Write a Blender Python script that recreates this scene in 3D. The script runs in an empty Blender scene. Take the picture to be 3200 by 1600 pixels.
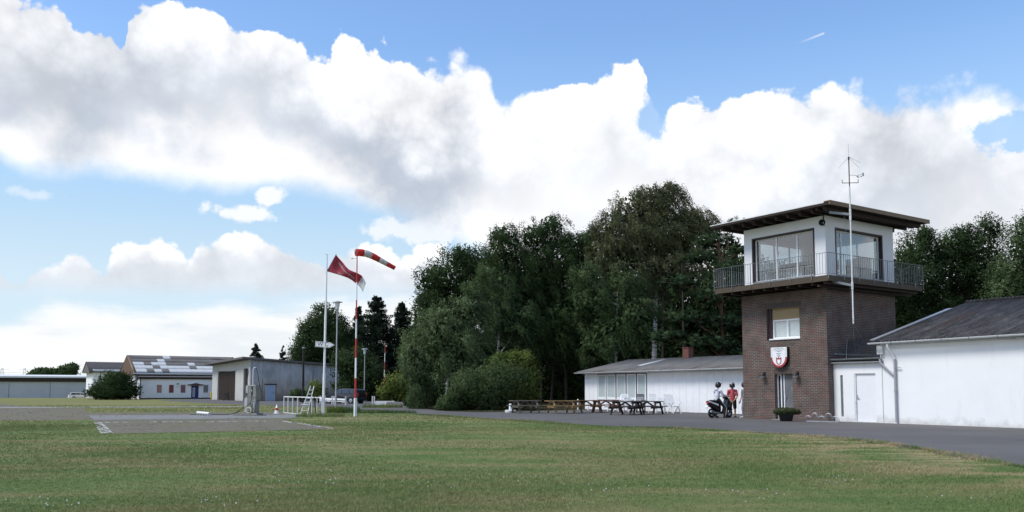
import bpy, bmesh, math, random
import numpy as np
from mathutils import Vector, Matrix
from math import sin, cos, pi, radians, atan, atan2, sqrt, asin

# ------------------------------------------------------------------ camera, sky, sun, exposure
SC = bpy.context.scene
F, PX0, PY0, EYE = 2650.0, 1600.0, 1013.0, 1.5
PITCH = atan(200 / F)
cam_d = bpy.data.cameras.new('camera')
cam = bpy.data.objects.new('camera', cam_d)
SC.collection.objects.link(cam)
cam.location = (0, 0, EYE)
cam.rotation_euler = (pi / 2 + PITCH, 0, 0)
cam_d.sensor_width = 36
cam_d.lens = 36 * F / 3200
cam_d.shift_y = (PY0 - 800) / 3200
cam_d.clip_start = 0.1
cam_d.clip_end = 6000
SC.camera = cam
SC.view_settings.view_transform = 'Standard'
SC.view_settings.look = 'None'
SC.view_settings.exposure = 0.12
SC.view_settings.gamma = 1.0
SC.view_settings.use_curve_mapping = False
SC.render.resolution_x, SC.render.resolution_y = 1024, 512
SC.cycles.max_bounces = 8
SC.cycles.transparent_max_bounces = 16

SUN_AZ, SUN_EL = radians(-112), radians(55)      # azimuth from the view axis (left is negative)
sun_d = bpy.data.lights.new('sun', 'SUN')
sun_d.energy = 3.0
sun_d.angle = radians(18)
sun_d.color = (1.0, 0.95, 0.87)
sun = bpy.data.objects.new('sun', sun_d)
SC.collection.objects.link(sun)
sdir = Vector((sin(SUN_AZ) * cos(SUN_EL), cos(SUN_AZ) * cos(SUN_EL), sin(SUN_EL)))
sun.rotation_euler = sdir.to_track_quat('Z', 'Y').to_euler()

def ray(px, py):
    u, v = (px - PX0) / F, (PY0 - py) / F
    return Vector((u, cos(PITCH) - v * sin(PITCH), sin(PITCH) + v * cos(PITCH)))
def G(px, py, z=0.0):
    d = ray(px, py); t = (z - EYE) / d.z
    return Vector((d.x * t, d.y * t, z))
def at(px, py, Y):
    d = ray(px, py); t = Y / d.y
    return Vector((d.x * t, Y, EYE + d.z * t))
def azel(px, py):
    d = ray(px, py)
    return atan2(d.x, d.y), atan2(d.z, sqrt(d.x * d.x + d.y * d.y))

# ---- world: physical sky behind procedural cumulus, laid out by compass direction and height
W = bpy.data.worlds.new('World'); SC.world = W; W.use_nodes = True
NT = W.node_tree; NT.nodes.clear()
def wn(t, **k):
    n = NT.nodes.new(t)
    for a, b in k.items(): setattr(n, a, b)
    return n
def lk(a, b): NT.links.new(a, b)
def wm(op, a, b=None, c=None, clamp=False):
    n = wn('ShaderNodeMath', operation=op); n.use_clamp = clamp
    for i, x in enumerate((a, b, c)):
        if x is None: continue
        if isinstance(x, (int, float)): n.inputs[i].default_value = x
        else: lk(x, n.inputs[i])
    return n.outputs[0]
def wss(x, lo, hi):                 # smoothstep
    n = wn('ShaderNodeMapRange', interpolation_type='SMOOTHSTEP')
    for i, v in ((0, x), (1, lo), (2, hi)):
        if isinstance(v, (int, float)): n.inputs[i].default_value = v
        else: lk(v, n.inputs[i])
    n.inputs[3].default_value = 0; n.inputs[4].default_value = 1
    return n.outputs[0]
tc = wn('ShaderNodeTexCoord')
sep = wn('ShaderNodeSeparateXYZ'); lk(tc.outputs['Generated'], sep.inputs[0])
AZ = wm('ARCTAN2', sep.outputs[0], sep.outputs[1])
EL = wm('ARCSINE', sep.outputs[2])
A0, AS = -0.60, 1.20
S = wm('DIVIDE', wm('PINGPONG', wm('SUBTRACT', AZ, A0), AS), AS)
ES = 0.6
def wcurve(pts, px=True, lo=0.0):
    n = wn('ShaderNodeFloatCurve')
    cu = n.mapping.curves[0]
    q = []
    for a, b in pts:
        if px:
            z, e = azel(a, b); q.append(((z - A0) / AS, e / ES))
        else:
            z, e = azel(a, 800); q.append(((z - A0) / AS, b))
    q.sort()
    q = [(min(max(a, 0), 1), min(max(b, 0), 1)) for a, b in q]
    cu.points[0].location = q[0]; cu.points[1].location = q[-1]
    for a, b in q[1:-1]: cu.points.new(a, b)
    for p in cu.points: p.handle_type = 'AUTO_CLAMPED'
    n.mapping.update()
    lk(S, n.inputs[1])
    return wm('MULTIPLY', n.outputs[0], ES) if px else n.outputs[0]
def wnoise(scale, detail, rough, sx=(1, 1, 1), off=(0, 0, 0), lac=2.0, dist=0.0):
    m = wn('ShaderNodeMapping'); lk(tc.outputs['Generated'], m.inputs[0])
    m.inputs['Scale'].default_value = sx; m.inputs['Location'].default_value = off
    n = wn('ShaderNodeTexNoise'); lk(m.outputs[0], n.inputs['Vector'])
    n.inputs['Scale'].default_value = scale; n.inputs['Detail'].default_value = detail
    n.inputs['Roughness'].default_value = rough; n.inputs['Lacunarity'].default_value = lac
    n.inputs['Distortion'].default_value = dist
    return wm('SUBTRACT', n.outputs[0], 0.5)
def wbillow(scale, detail, off=(0, 0, 0), wobble=None):
    m = wn('ShaderNodeMapping'); lk(tc.outputs['Generated'], m.inputs[0])
    m.inputs['Location'].default_value = off
    n = wn('ShaderNodeTexVoronoi', feature='F1'); lk(m.outputs[0], n.inputs['Vector'])
    n.inputs['Scale'].default_value = scale; n.inputs['Detail'].default_value = detail
    n.inputs['Roughness'].default_value = 0.55; n.inputs['Lacunarity'].default_value = 2.1
    return wm('SUBTRACT', 0.45, n.outputs['Distance'])

K = 1.2422
def d(*pts): return [(x * K, y * K) for x, y in pts]
n_mid = wnoise(9, 6, 0.56)
n_fine = wnoise(34, 4, 0.62, off=(3, 1, 2))
b_mid = wbillow(13, 4, off=(1, 0, 0))
b_big = wbillow(5.5, 2, off=(4, 2, 0))
n_low = wnoise(4.0, 3, 0.5, off=(7, 3, 1))
n_str = wnoise(7, 5, 0.55, sx=(1, 1, 5.0), off=(2, 5, 0))
puff = wm('ADD', 0.011, wm('ADD', wm('MULTIPLY', b_mid, 0.040), wm('ADD', wm('MULTIPLY', n_mid, 0.036), wm('MULTIPLY', n_fine, 0.016))))

# big cumulus bank
topA = wcurve(d((-60, -70), (100, -60), (165, -35), (195, 26), (225, 18), (285, 12), (310, 52), (330, -25), (440, -40), (545, -12), (575, 15), (620, 40),
                (660, 52), (720, 68), (780, 95), (800, 108), (870, 82), (1000, 98), (1060, 112), (1100, 125), (1150, 100), (1200, 115), (1235, 150), (1262, 235),
                (1285, 210), (1330, 205), (1430, 212), (1490, 188), (1540, 150), (1580, 133), (1612, 150), (1632, 215), (1650, 285),
                (1664, 300), (1680, 275), (1720, 245), (1780, 215), (1850, 192), (1930, 184), (2000, 188), (2040, 212), (2100, 192), (2200, 178), (2270, 172), (2360, 190), (2450, 182), (2520, 195), (2640, 200)))
botA = wcurve(d((-60, 380), (0, 405), (60, 440), (150, 450), (260, 440), (380, 462), (480, 480), (570, 485), (680, 462), (760, 468), (860, 490), (930, 530), (1010, 570), (1080, 590), (1150, 615), (1220, 650),
                (1300, 720), (1450, 860), (1650, 1000), (1900, 1060), (2640, 1060)))
e_top = wm('SUBTRACT', wm('ADD', topA, puff), EL)
e_bot = wm('SUBTRACT', EL, wm('ADD', botA, wm('ADD', wm('MULTIPLY', n_mid, 0.05), wm('MULTIPLY', n_fine, 0.012))))
soft = wcurve([(-60, .10), (700, .10), (1300, .12), (1480, .5), (1600, .35), (1900, .12), (2300, .12), (2550, .22), (2800, .5), (3000, .7), (3260, .9)], px=False)
mA = wm('MULTIPLY', wss(e_top, -0.002, wm('MULTIPLY', soft, 0.045)), wss(e_bot, -0.010, 0.022))
# blue hole low at the right-hand edge
def blob(px, py, rx, ry, rough=0.5):
    z, e = azel(px, py); z2, _ = azel(px + rx, py); _, e2 = azel(px, py - ry)
    dx = wm('DIVIDE', wm('SUBTRACT', AZ, z), z2 - z); dy = wm('DIVIDE', wm('SUBTRACT', EL, e), e2 - e)
    r = wm('SQRT', wm('ADD', wm('MULTIPLY', dx, dx), wm('MULTIPLY', dy, dy)))
    return wm('SUBTRACT', wm('SUBTRACT', 1.0, r), wm('ADD', wm('MULTIPLY', n_mid, -2.2 * rough), wm('MULTIPLY', n_fine, -3.2 * rough)))
hole = wss(blob(3170, 410, 150, 60, 0.9), 0.0, 0.45)
hole2 = wss(blob(2035, 370, 55, 85, 0.7), -0.05, 0.5)
mA = wm('MULTIPLY', mA, wm('SUBTRACT', 1.0, wm('MULTIPLY', wm('MAXIMUM', hole, hole2), 0.9)))
# lower row of cumulus
topB = wcurve(d((-60, 635), (0, 655), (40, 675), (90, 655), (150, 645), (175, 620), (190, 612), (230, 640), (262, 660), (290, 620), (340, 598), (400, 592), (425, 612), (470, 628), (478, 650), (490, 605), (540, 582), (590, 573), (640, 580), (690, 592),
                (740, 610), (790, 628), (825, 640), (850, 612), (905, 606), (960, 622), (1020, 645), (1060, 615), (1110, 606), (1180, 640), (1260, 700), (2640, 720)))
botB = wcurve(d((-60, 730), (0, 738), (130, 745), (300, 735), (450, 738), (700, 742), (900, 745), (2640, 760)))
eb_top = wm('SUBTRACT', wm('ADD', topB, wm('MULTIPLY', puff, 0.62)), EL)
eb_bot = wm('SUBTRACT', EL, wm('ADD', botB, wm('MULTIPLY', n_mid, 0.030)))
mB = wm('MULTIPLY', wss(eb_top, -0.001, 0.006), wss(eb_bot, -0.008, 0.022))
# streaky low layers and a milky horizon
topC = wcurve(d((-60, 770), (0, 775), (60, 765), (120, 752), (240, 750), (380, 758), (480, 750), (600, 746), (700, 752), (800, 736), (900, 722), (2640, 722)))
ec = wm('SUBTRACT', wm('ADD', topC, wm('ADD', wm('MULTIPLY', n_str, 0.05), wm('MULTIPLY', b_mid, 0.012))), EL)
mC = wm('MULTIPLY', wss(ec, -0.004, 0.022), 0.94)
# small loose puffs
mD = wm('MAXIMUM', wm('MAXIMUM', wss(blob(850, 618, 62, 34, 0.8), 0, 0.5), wss(blob(780, 668, 150, 30, 0.8), 0.05, 0.6)),
        wm('MAXIMUM', wm('MULTIPLY', wss(blob(95, 610, 90, 22, 0.9), 0, 0.8), 0.45), wm('MULTIPLY', wss(blob(1330, 715, 160, 40, 0.9), 0, 0.6), 0.8)))

# contrail high on the right: a thin line between two directions
(z1, e1), (z2, e2) = azel(2490, 137), azel(2577, 103)
L = sqrt((z2 - z1) ** 2 + (e2 - e1) ** 2); tx, ty = (z2 - z1) / L, (e2 - e1) / L
al = wm('ADD', wm('MULTIPLY', wm('SUBTRACT', AZ, z1), tx), wm('MULTIPLY', wm('SUBTRACT', EL, e1), ty))
ac = wm('ABSOLUTE', wm('ADD', wm('MULTIPLY', wm('SUBTRACT', AZ, z1), -ty), wm('MULTIPLY', wm('SUBTRACT', EL, e1), tx)))
mT = wm('MULTIPLY', wm('MULTIPLY', wss(al, -0.002, L * 0.9), wss(wm('SUBTRACT', L, al), 0.0, 0.0008)), wss(wm('SUBTRACT', 0.0016, ac), 0.0, 0.0012))

# cloud light: bright sunlit tops, blue-grey undersides
tA = wm('DIVIDE', wm('SUBTRACT', EL, botA), wm('SUBTRACT', topA, botA))
tA = wm('ADD', tA, wm('ADD', wm('MULTIPLY', n_low, 1.35), wm('ADD', wm('MULTIPLY', b_big, 0.34), wm('ADD', wm('MULTIPLY', b_mid, 0.30), wm('MULTIPLY', n_mid, 0.75)))))
gam = wcurve([(-60, .78), (300, .88), (700, .78), (1000, .90), (1300, .95), (1480, .75), (1580, .42), (1750, .36), (1900, .42), (2100, .36), (2300, .46), (2450, .65), (2700, .82), (2950, .7), (3260, .45)], px=False)
hiA = wcurve([(-60, .82), (300, .82), (700, .76), (1100, .68), (1450, .66), (1600, .74), (2100, .80), (2500, .82), (2900, .88), (3260, .9)], px=False)
gA = wm('MULTIPLY', wm('MULTIPLY', wm('SUBTRACT', 1.0, wss(tA, 0.12, hiA)), gam), wss(tA, -0.30, 0.12))
gA = wm('ADD', wm('MULTIPLY', gA, wm('ADD', 0.93, wm('MULTIPLY', n_mid, 0.5))), wm('MULTIPLY', wss(wm('ADD', n_low, wm('MULTIPLY', n_mid, 0.7)), -0.05, 0.22), 0.15), clamp=True)
tB = wm('DIVIDE', wm('SUBTRACT', EL, botB), wm('SUBTRACT', topB, botB))
gB = wm('MULTIPLY', wm('SUBTRACT', 1.0, wss(wm('ADD', tB, wm('ADD', wm('MULTIPLY', n_low, 1.0), wm('MULTIPLY', b_mid, 0.6))), 0.05, 0.72)), 0.7)
def wrgb(c):
    n = wn('ShaderNodeRGB'); n.outputs[0].default_value = (*c, 1); return n.outputs[0]
def wmix(f, a, b):
    n = wn('ShaderNodeMix', data_type='RGBA')
    if isinstance(f, (int, float)): n.inputs[0].default_value = f
    else: lk(f, n.inputs[0])
    lk(a, n.inputs[6]); lk(b, n.inputs[7]); return n.outputs[2]
SKY_STR = 0.15
def cl(r, g, b): return wrgb((r / SKY_STR, g / SKY_STR, b / SKY_STR))
white, greyA = cl(1.15, 1.15, 1.165), cl(0.555, 0.62, 0.725)
gtex = wm('ADD', 1.0, wm('ADD', wm('MULTIPLY', n_mid, 0.42), wm('MULTIPLY', b_mid, 0.16)))
cmb = wn('ShaderNodeCombineXYZ')
for i_ in range(3): lk(gtex, cmb.inputs[i_])
def wmul(a, b):
    n = wn('ShaderNodeMix', data_type='RGBA', blend_type='MULTIPLY'); n.inputs[0].default_value = 1; lk(a, n.inputs[6]); lk(b, n.inputs[7]); return n.outputs[2]
colA = wmul(wmix(gA, white, greyA), cmb.outputs[0])
colB = wmul(wmix(gB, cl(1.09, 1.095, 1.11), cl(0.68, 0.74, 0.83)), cmb.outputs[0])
fc = wss(wm('ADD', n_str, wm('MULTIPLY', n_mid, 0.4)), -0.16, 0.10)
colC = wmix(fc, cl(0.79, 0.83, 0.865), cl(0.94, 0.945, 0.95))
sky = wn('ShaderNodeTexSky', sky_type='NISHITA')
sky.sun_disc = False; sky.sun_elevation = SUN_EL; sky.sun_rotation = SUN_AZ
sky.altitude = 50; sky.air_density = 1.0; sky.dust_density = 0.6; sky.ozone_density = 1.6
blue = sky.outputs[0]
tint = wn('ShaderNodeMix', data_type='RGBA', blend_type='MULTIPLY'); tint.inputs[0].default_value = 1
lk(blue, tint.inputs[6]); tint.inputs[7].default_value = (1.12, 1.28, 1.42, 1)
SKYC = wmix(wm('MULTIPLY', wm('SUBTRACT', 1.0, wss(EL, 0.14, 0.42)), 0.92), tint.outputs[2], wmix(wss(EL, 0.09, 0.24), cl(0.62, 0.76, 0.86), cl(0.43, 0.63, 0.82)))
c1 = wmix(mC, SKYC, colC)
c2 = wmix(mB, c1, colB)
c3 = wmix(wm('MULTIPLY', mD, 0.85), c2, cl(0.97, 0.97, 0.97))
c4 = wmix(mA, c3, colA)
c5 = wmix(wm('MULTIPLY', mT, 0.45), c4, cl(0.95, 0.97, 1.0))
bg = wn('ShaderNodeBackground'); bg.inputs[1].default_value = SKY_STR; lk(c5, bg.inputs[0])
wo = wn('ShaderNodeOutputWorld'); lk(bg.outputs[0], wo.inputs[0])

# ------------------------------------------------------------------ helpers
random.seed(7); rng = np.random.default_rng(7)
COL = SC.collection

class MB:
    """collects shapes; build() links them as one mesh object"""
    def __init__(s): s.v = []; s.f = []; s.m = []; s.sm = []
    def add(s, vs, fs, m=0, smooth=False):
        b = len(s.v); s.v += [tuple(v) for v in vs]
        for f in fs: s.f.append([b + i for i in f]); s.m.append(m); s.sm.append(smooth)
        return s
    def box(s, x0, x1, y0, y1, z0, z1, m=0):
        return s.hexa([(x0, y0, z0), (x1, y0, z0), (x1, y1, z0), (x0, y1, z0), (x0, y0, z1), (x1, y0, z1), (x1, y1, z1), (x0, y1, z1)], m)
    def hexa(s, p, m=0):
        return s.add(p, [(3, 2, 1, 0), (4, 5, 6, 7), (0, 1, 5, 4), (1, 2, 6, 5), (2, 3, 7, 6), (3, 0, 4, 7)], m)
    def quad(s, *p, m=0): return s.add(p, [tuple(range(len(p)))], m)
    def bar(s, p, q, w, h, m=0, up=(0, 0, 1)):
        p, q = Vector(p), Vector(q); d = (q - p).normalized(); u = Vector(up)
        if abs(d.dot(u)) > 0.97: u = Vector((0, 1, 0))
        r = d.cross(u).normalized(); t = r.cross(d).normalized()
        a, b = r * w / 2, t * h / 2
        return s.hexa([p - a - b, p + a - b, q + a - b, q - a - b, p - a + b, p + a + b, q + a + b, q - a + b], m)
    def prism(s, poly, y0, y1, m=0, axis='y', smooth=False):
        n = len(poly)
        def P(a, b, c): return (a, c, b) if axis == 'y' else ((c, a, b) if axis == 'x' else (a, b, c))
        vs = [P(a, b, y0) for a, b in poly] + [P(a, b, y1) for a, b in poly]
        s.add(vs, [tuple(range(n))[::-1], tuple(range(n, 2 * n))], m)
        return s.add(vs, [(i, (i + 1) % n, n + (i + 1) % n, n + i) for i in range(n)], m, smooth)
    def tube(s, pts, r, n=8, m=0, cap=True):
        pts = [Vector(p) for p in pts]; k = len(pts)
        rs = r if isinstance(r, (list, tuple)) else [r] * k
        vs = []; pu = None
        for i, p in enumerate(pts):
            d = (pts[min(i + 1, k - 1)] - pts[max(i - 1, 0)]).normalized()
            if pu is None:
                pu = Vector((0, 0, 1)) if abs(d.z) < 0.9 else Vector((1, 0, 0))
            r1 = d.cross(pu).normalized(); u1 = r1.cross(d).normalized(); pu = u1
            for j in range(n):
                a = 2 * pi * j / n
                vs.append(p + r1 * cos(a) * rs[i] + u1 * sin(a) * rs[i])
        fs = [(i * n + j, i * n + (j + 1) % n, (i + 1) * n + (j + 1) % n, (i + 1) * n + j) for i in range(k - 1) for j in range(n)]
        s.add(vs, fs, m, True)
        if cap: s.add(vs[:n], [tuple(range(n))[::-1]], m); s.add(vs[-n:], [tuple(range(n))], m)
        return s
    def lathe(s, prof, c=(0, 0, 0), n=20, m=0, M=None, smooth=True):
        vs = []; c = Vector(c)
        for r, z in prof:
            for j in range(n):
                a = 2 * pi * j / n; v = Vector((r * cos(a), r * sin(a), z))
                vs.append((M @ v if M else v) + c)
        k = len(prof)
        fs = [(i * n + j, i * n + (j + 1) % n, (i + 1) * n + (j + 1) % n, (i + 1) * n + j) for i in range(k - 1) for j in range(n)]
        return s.add(vs, fs, m, smooth)
    def xf(s, M):
        s.v = [tuple(M @ Vector(v)) for v in s.v]; return s
    def build(s, name, mats, parent=None, bevel=0, angle=40):
        me = bpy.data.meshes.new(name); me.from_pydata(s.v, [], s.f)
        if not isinstance(mats, (list, tuple)): mats = [mats]
        for k in mats: me.materials.append(k)
        me.polygons.foreach_set('material_index', s.m); me.polygons.foreach_set('use_smooth', s.sm)
        if any(s.sm): me.set_sharp_from_angle(angle=radians(angle))
        me.update()
        o = bpy.data.objects.new(name, me); COL.objects.link(o)
        if parent: o.parent = parent
        if bevel:
            b = o.modifiers.new('bevel', 'BEVEL'); b.width = bevel; b.segments = 2; b.limit_method = 'ANGLE'
        return o

def tag(o, label=None, cat=None, group=None, kind=None):
    if label: o['label'] = label
    if cat: o['category'] = cat
    if group: o['group'] = group
    if kind: o['kind'] = kind
    return o
def thing(name, label, cat, loc=(0, 0, 0), rz=0.0, group=None):
    o = bpy.data.objects.new(name, None); COL.objects.link(o)
    o.empty_display_size = 0.2
    o.location = loc; o.rotation_euler = (0, 0, rz)
    return tag(o, label, cat, group)
def copy_tree(o, parent=None):
    c = o.copy(); COL.objects.link(c); c.parent = parent
    for ch in list(o.children): copy_tree(ch, c)
    return c

# grid on which every building of the airfield stands
TA = radians(-55.8); TO = Vector((14.21, 38.19, 0))
TX = Vector((cos(TA), sin(TA), 0)); TY = Vector((-sin(TA), cos(TA), 0))
def TL(x, y, z=0): return TO + TX * x + TY * y + Vector((0, 0, z))
def Tinv(p): q = Vector(p) - TO; return q.dot(TX), q.dot(TY), p[2]

# ------------------------------------------------------------------ materials
class NB:
    def __init__(s, name):
        s.mat = bpy.data.materials.new(name); s.mat.use_nodes = True
        s.nt = s.mat.node_tree; s.nt.nodes.clear()
        s.out = s.n('ShaderNodeOutputMaterial'); s.b = s.n('ShaderNodeBsdfPrincipled')
        s.l(s.b.outputs[0], s.out.inputs[0])
    def n(s, t, **k):
        n = s.nt.nodes.new(t)
        for a, b in k.items(): setattr(n, a, b)
        return n
    def l(s, a, b): s.nt.links.new(a, b)
    def co(s, kind='Object', scale=(1, 1, 1), rot=(0, 0, 0)):
        t = s.n('ShaderNodeTexCoord'); m = s.n('ShaderNodeMapping')
        m.inputs['Scale'].default_value = scale; m.inputs['Rotation'].default_value = rot
        s.l(t.outputs[kind], m.inputs[0]); return m.outputs[0]
    def pos(s, scale=(1, 1, 1)):
        g = s.n('ShaderNodeNewGeometry'); m = s.n('ShaderNodeMapping'); m.inputs['Scale'].default_value = scale
        s.l(g.outputs['Position'], m.inputs[0]); return m.outputs[0]
    def noise(s, vec, scale, detail=4, rough=0.55, dist=0):
        n = s.n('ShaderNodeTexNoise'); s.l(vec, n.inputs['Vector'])
        n.inputs['Scale'].default_value = scale; n.inputs['Detail'].default_value = detail
        n.inputs['Roughness'].default_value = rough; n.inputs['Distortion'].default_value = dist
        return n.outputs[0]
    def ramp(s, f, *stops):
        r = s.n('ShaderNodeValToRGB'); e = r.color_ramp.elements
        while len(e) < len(stops): e.new(0.5)
        for i, (p, c) in enumerate(stops):
            e[i].position = p; e[i].color = (*c, 1) if len(c) == 3 else c
        s.l(f, r.inputs[0]); return r.outputs[0]
    def mix(s, f, a, b, mode='MIX'):
        n = s.n('ShaderNodeMix', data_type='RGBA', blend_type=mode)
        for i, v in ((0, f), (6, a), (7, b)):
            if isinstance(v, (int, float)): n.inputs[i].default_value = v
            elif isinstance(v, tuple): n.inputs[i].default_value = (*v, 1)
            else: s.l(v, n.inputs[i])
        return n.outputs[2]
    def m(s, op, a, b=0.0, clamp=False):
        n = s.n('ShaderNodeMath', operation=op); n.use_clamp = clamp
        for i, v in enumerate((a, b)):
            if isinstance(v, (int, float)): n.inputs[i].default_value = v
            else: s.l(v, n.inputs[i])
        return n.outputs[0]
    def base(s, c):
        if isinstance(c, tuple): s.b.inputs['Base Color'].default_value = (*c, 1)
        else: s.l(c, s.b.inputs['Base Color'])
    def bump(s, h, strength=0.3, dist=0.02):
        n = s.n('ShaderNodeBump'); n.inputs['Strength'].default_value = strength; n.inputs['Distance'].default_value = dist
        s.l(h, n.inputs['Height']); s.l(n.outputs[0], s.b.inputs['Normal'])
    def set(s, rough=0.6, metal=0.0, spec=0.5):
        s.b.inputs['Roughness'].default_value = rough; s.b.inputs['Metallic'].default_value = metal
        s.b.inputs['Specular IOR Level'].default_value = spec; return s.mat

def paint(name, c, rough=0.5, var=0.12, scale=6.0, metal=0.0, dirt=None, dscale=2.5, lo=0.55, hi=0.75, bump=0.0, spec=0.4):
    k = NB(name); v = k.co()
    f = k.noise(v, scale, 5)
    a = tuple(x * (1 - var) for x in c); b = tuple(min(1, x * (1 + var)) for x in c)
    col = k.ramp(f, (0.3, a), (0.7, b))
    if dirt:
        g = k.noise(v, dscale, 7, 0.65)
        col = k.mix(k.ramp(g, (lo, (0, 0, 0)), (hi, (1, 1, 1))), col, dirt)
    k.base(col)
    if bump: k.bump(k.noise(v, scale * 8, 3), bump, 0.01)
    return k.set(rough, metal, spec)

def brick_mat(name='brick'):
    k = NB(name)
    t = k.n('ShaderNodeTexCoord'); sp = k.n('ShaderNodeSeparateXYZ'); k.l(t.outputs['Object'], sp.inputs[0])
    ns = k.n('ShaderNodeSeparateXYZ'); k.l(t.outputs['Normal'], ns.inputs[0])
    fx = k.m('GREATER_THAN', k.m('ABSOLUTE', ns.outputs[0]), 0.5)
    u = k.n('ShaderNodeMix', data_type='FLOAT'); k.l(fx, u.inputs[0]); k.l(sp.outputs[0], u.inputs[2]); k.l(sp.outputs[1], u.inputs[3])
    cb = k.n('ShaderNodeCombineXYZ'); k.l(u.outputs[0], cb.inputs[0]); k.l(sp.outputs[2], cb.inputs[1])
    def br(c1, c2, mort, bias=0.0):
        b = k.n('ShaderNodeTexBrick'); k.l(cb.outputs[0], b.inputs['Vector'])
        b.inputs['Color1'].default_value = (*c1, 1); b.inputs['Color2'].default_value = (*c2, 1); b.inputs['Mortar'].default_value = (*mort, 1)
        b.inputs['Scale'].default_value = 1.0; b.inputs['Brick Width'].default_value = 0.25; b.inputs['Row Height'].default_value = 0.0769
        b.inputs['Mortar Size'].default_value = 0.009; b.inputs['Mortar Smooth'].default_value = 0.3; b.inputs['Bias'].default_value = bias
        return b
    b1 = br((0.0, 0.0, 0.0), (1, 1, 1), (0.5, 0.5, 0.5))
    sel = b1.outputs[0]
    col = k.ramp(sel, (0.0, (0.195, 0.075, 0.056)), (0.20, (0.155, 0.078, 0.062)), (0.40, (0.125, 0.096, 0.078)), (0.60, (0.150, 0.115, 0.090)), (0.80, (0.078, 0.065, 0.058)), (1.0, (0.205, 0.082, 0.060)))
    pz = k.noise(cb.outputs[0], 0.9, 4, 0.6)
    col = k.mix(k.m('MULTIPLY', pz, 0.55), col, (0.122, 0.101, 0.085))
    fine = k.noise(cb.outputs[0], 40, 3)
    col = k.mix(0.35, col, k.ramp(fine, (0.3, (0.3, 0.3, 0.3)), (0.7, (1, 1, 1))), 'MULTIPLY')
    mn = k.noise(cb.outputs[0], 1.6, 4, 0.6)
    mort = k.ramp(mn, (0.33, (0.12, 0.112, 0.105)), (0.66, (0.36, 0.34, 0.31)))
    col = k.mix(1.0, col, (0.84, 0.80, 0.80), 'MULTIPLY'); mort = k.mix(1.0, mort, (0.85, 0.83, 0.82), 'MULTIPLY')
    k.base(k.mix(b1.outputs['Fac'], col, mort)); k.bump(k.m('SUBTRACT', 1.0, b1.outputs['Fac']), 0.5, 0.006)
    return k.set(0.82, 0, 0.3)

def wood(name, c1, c2, rough=0.7, sc=(2, 18, 18)):
    k = NB(name); v = k.co('Object', sc)
    f = k.noise(v, 1.6, 6, 0.6, 0.6); k.base(k.ramp(f, (0.25, c1), (0.75, c2))); k.bump(f, 0.3, 0.004)
    return k.set(rough, 0, 0.3)

def glass(name, tint=(0.75, 0.8, 0.82), refl=0.07):
    k = NB(name); k.nt.nodes.remove(k.b)
    tr = k.n('ShaderNodeBsdfTransparent'); tr.inputs[0].default_value = (*tint, 1)
    gl = k.n('ShaderNodeBsdfGlossy'); gl.inputs['Roughness'].default_value = 0.02; gl.inputs[0].default_value = (0.92, 0.95, 1, 1)
    fr = k.n('ShaderNodeFresnel'); fr.inputs[0].default_value = 1.5
    gm_ = k.n('ShaderNodeNewGeometry')
    f = k.m('MULTIPLY', k.m('ADD', k.m('MULTIPLY', fr.outputs[0], 1.3), refl, True), k.m('SUBTRACT', 1.0, gm_.outputs['Backfacing']))
    mx = k.n('ShaderNodeMixShader'); k.l(f, mx.inputs[0]); k.l(tr.outputs[0], mx.inputs[1]); k.l(gl.outputs[0], mx.inputs[2]); k.l(mx.outputs[0], k.out.inputs[0])
    return k.mat

def fibre_roof(name, cols, sc=(3.2, 0.5, 0.6), lichen=(0.20, 0.19, 0.17)):
    k = NB(name); v = k.co('Object', sc)
    f = k.noise(v, 1.0, 8, 0.68, 0.4)
    c = k.ramp(f, *[(0.25 + 0.5 * i / (len(cols) - 1), q) for i, q in enumerate(cols)])
    v2 = k.co('Object', (0.8, 0.14, 0.2)); g = k.noise(v2, 1.1, 5, 0.6)
    c = k.mix(k.ramp(g, (0.60, (0, 0, 0)), (0.68, (0.8, 0.8, 0.8))), c, (0.055, 0.036, 0.030))
    s2 = k.noise(k.co('Object'), 14, 4, 0.7)
    c = k.mix(k.ramp(s2, (0.60, (0, 0, 0)), (0.70, (1, 1, 1))), c, lichen)
    k.base(c); return k.set(0.9, 0, 0.2)

def plaster(name, c=(0.83, 0.835, 0.83), var=0.05, stain=(0.55, 0.56, 0.55), amount=0.35):
    k = NB(name); v = k.co()
    f = k.noise(v, 0.9, 6, 0.6); col = k.ramp(f, (0.3, tuple(x * (1 - var) for x in c)), (0.7, c))
    st = k.noise(k.co('Object', (2.2, 2.2, 0.35)), 1.0, 6, 0.65)
    col = k.mix(k.m('MULTIPLY', k.ramp(st, (0.55, (0, 0, 0)), (0.8, (1, 1, 1))), amount), col, stain)
    t = k.n('ShaderNodeTexCoord'); sp = k.n('ShaderNodeSeparateXYZ'); k.l(t.outputs['Object'], sp.inputs[0])
    mr = k.n('ShaderNodeMapRange'); k.l(k.m('ADD', sp.outputs[2], k.m('MULTIPLY', k.m('SUBTRACT', k.noise(v, 2.2, 5, 0.7), .5), 0.9)), mr.inputs[0]); mr.inputs[1].default_value = 0.30; mr.inputs[2].default_value = -0.05
    col = k.mix(k.m('MULTIPLY', mr.outputs[0], 0.55), col, (0.33, 0.32, 0.28))
    k.base(col); k.bump(k.noise(v, 45, 3), 0.25, 0.006)
    return k.set(0.85, 0, 0.25)

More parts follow.
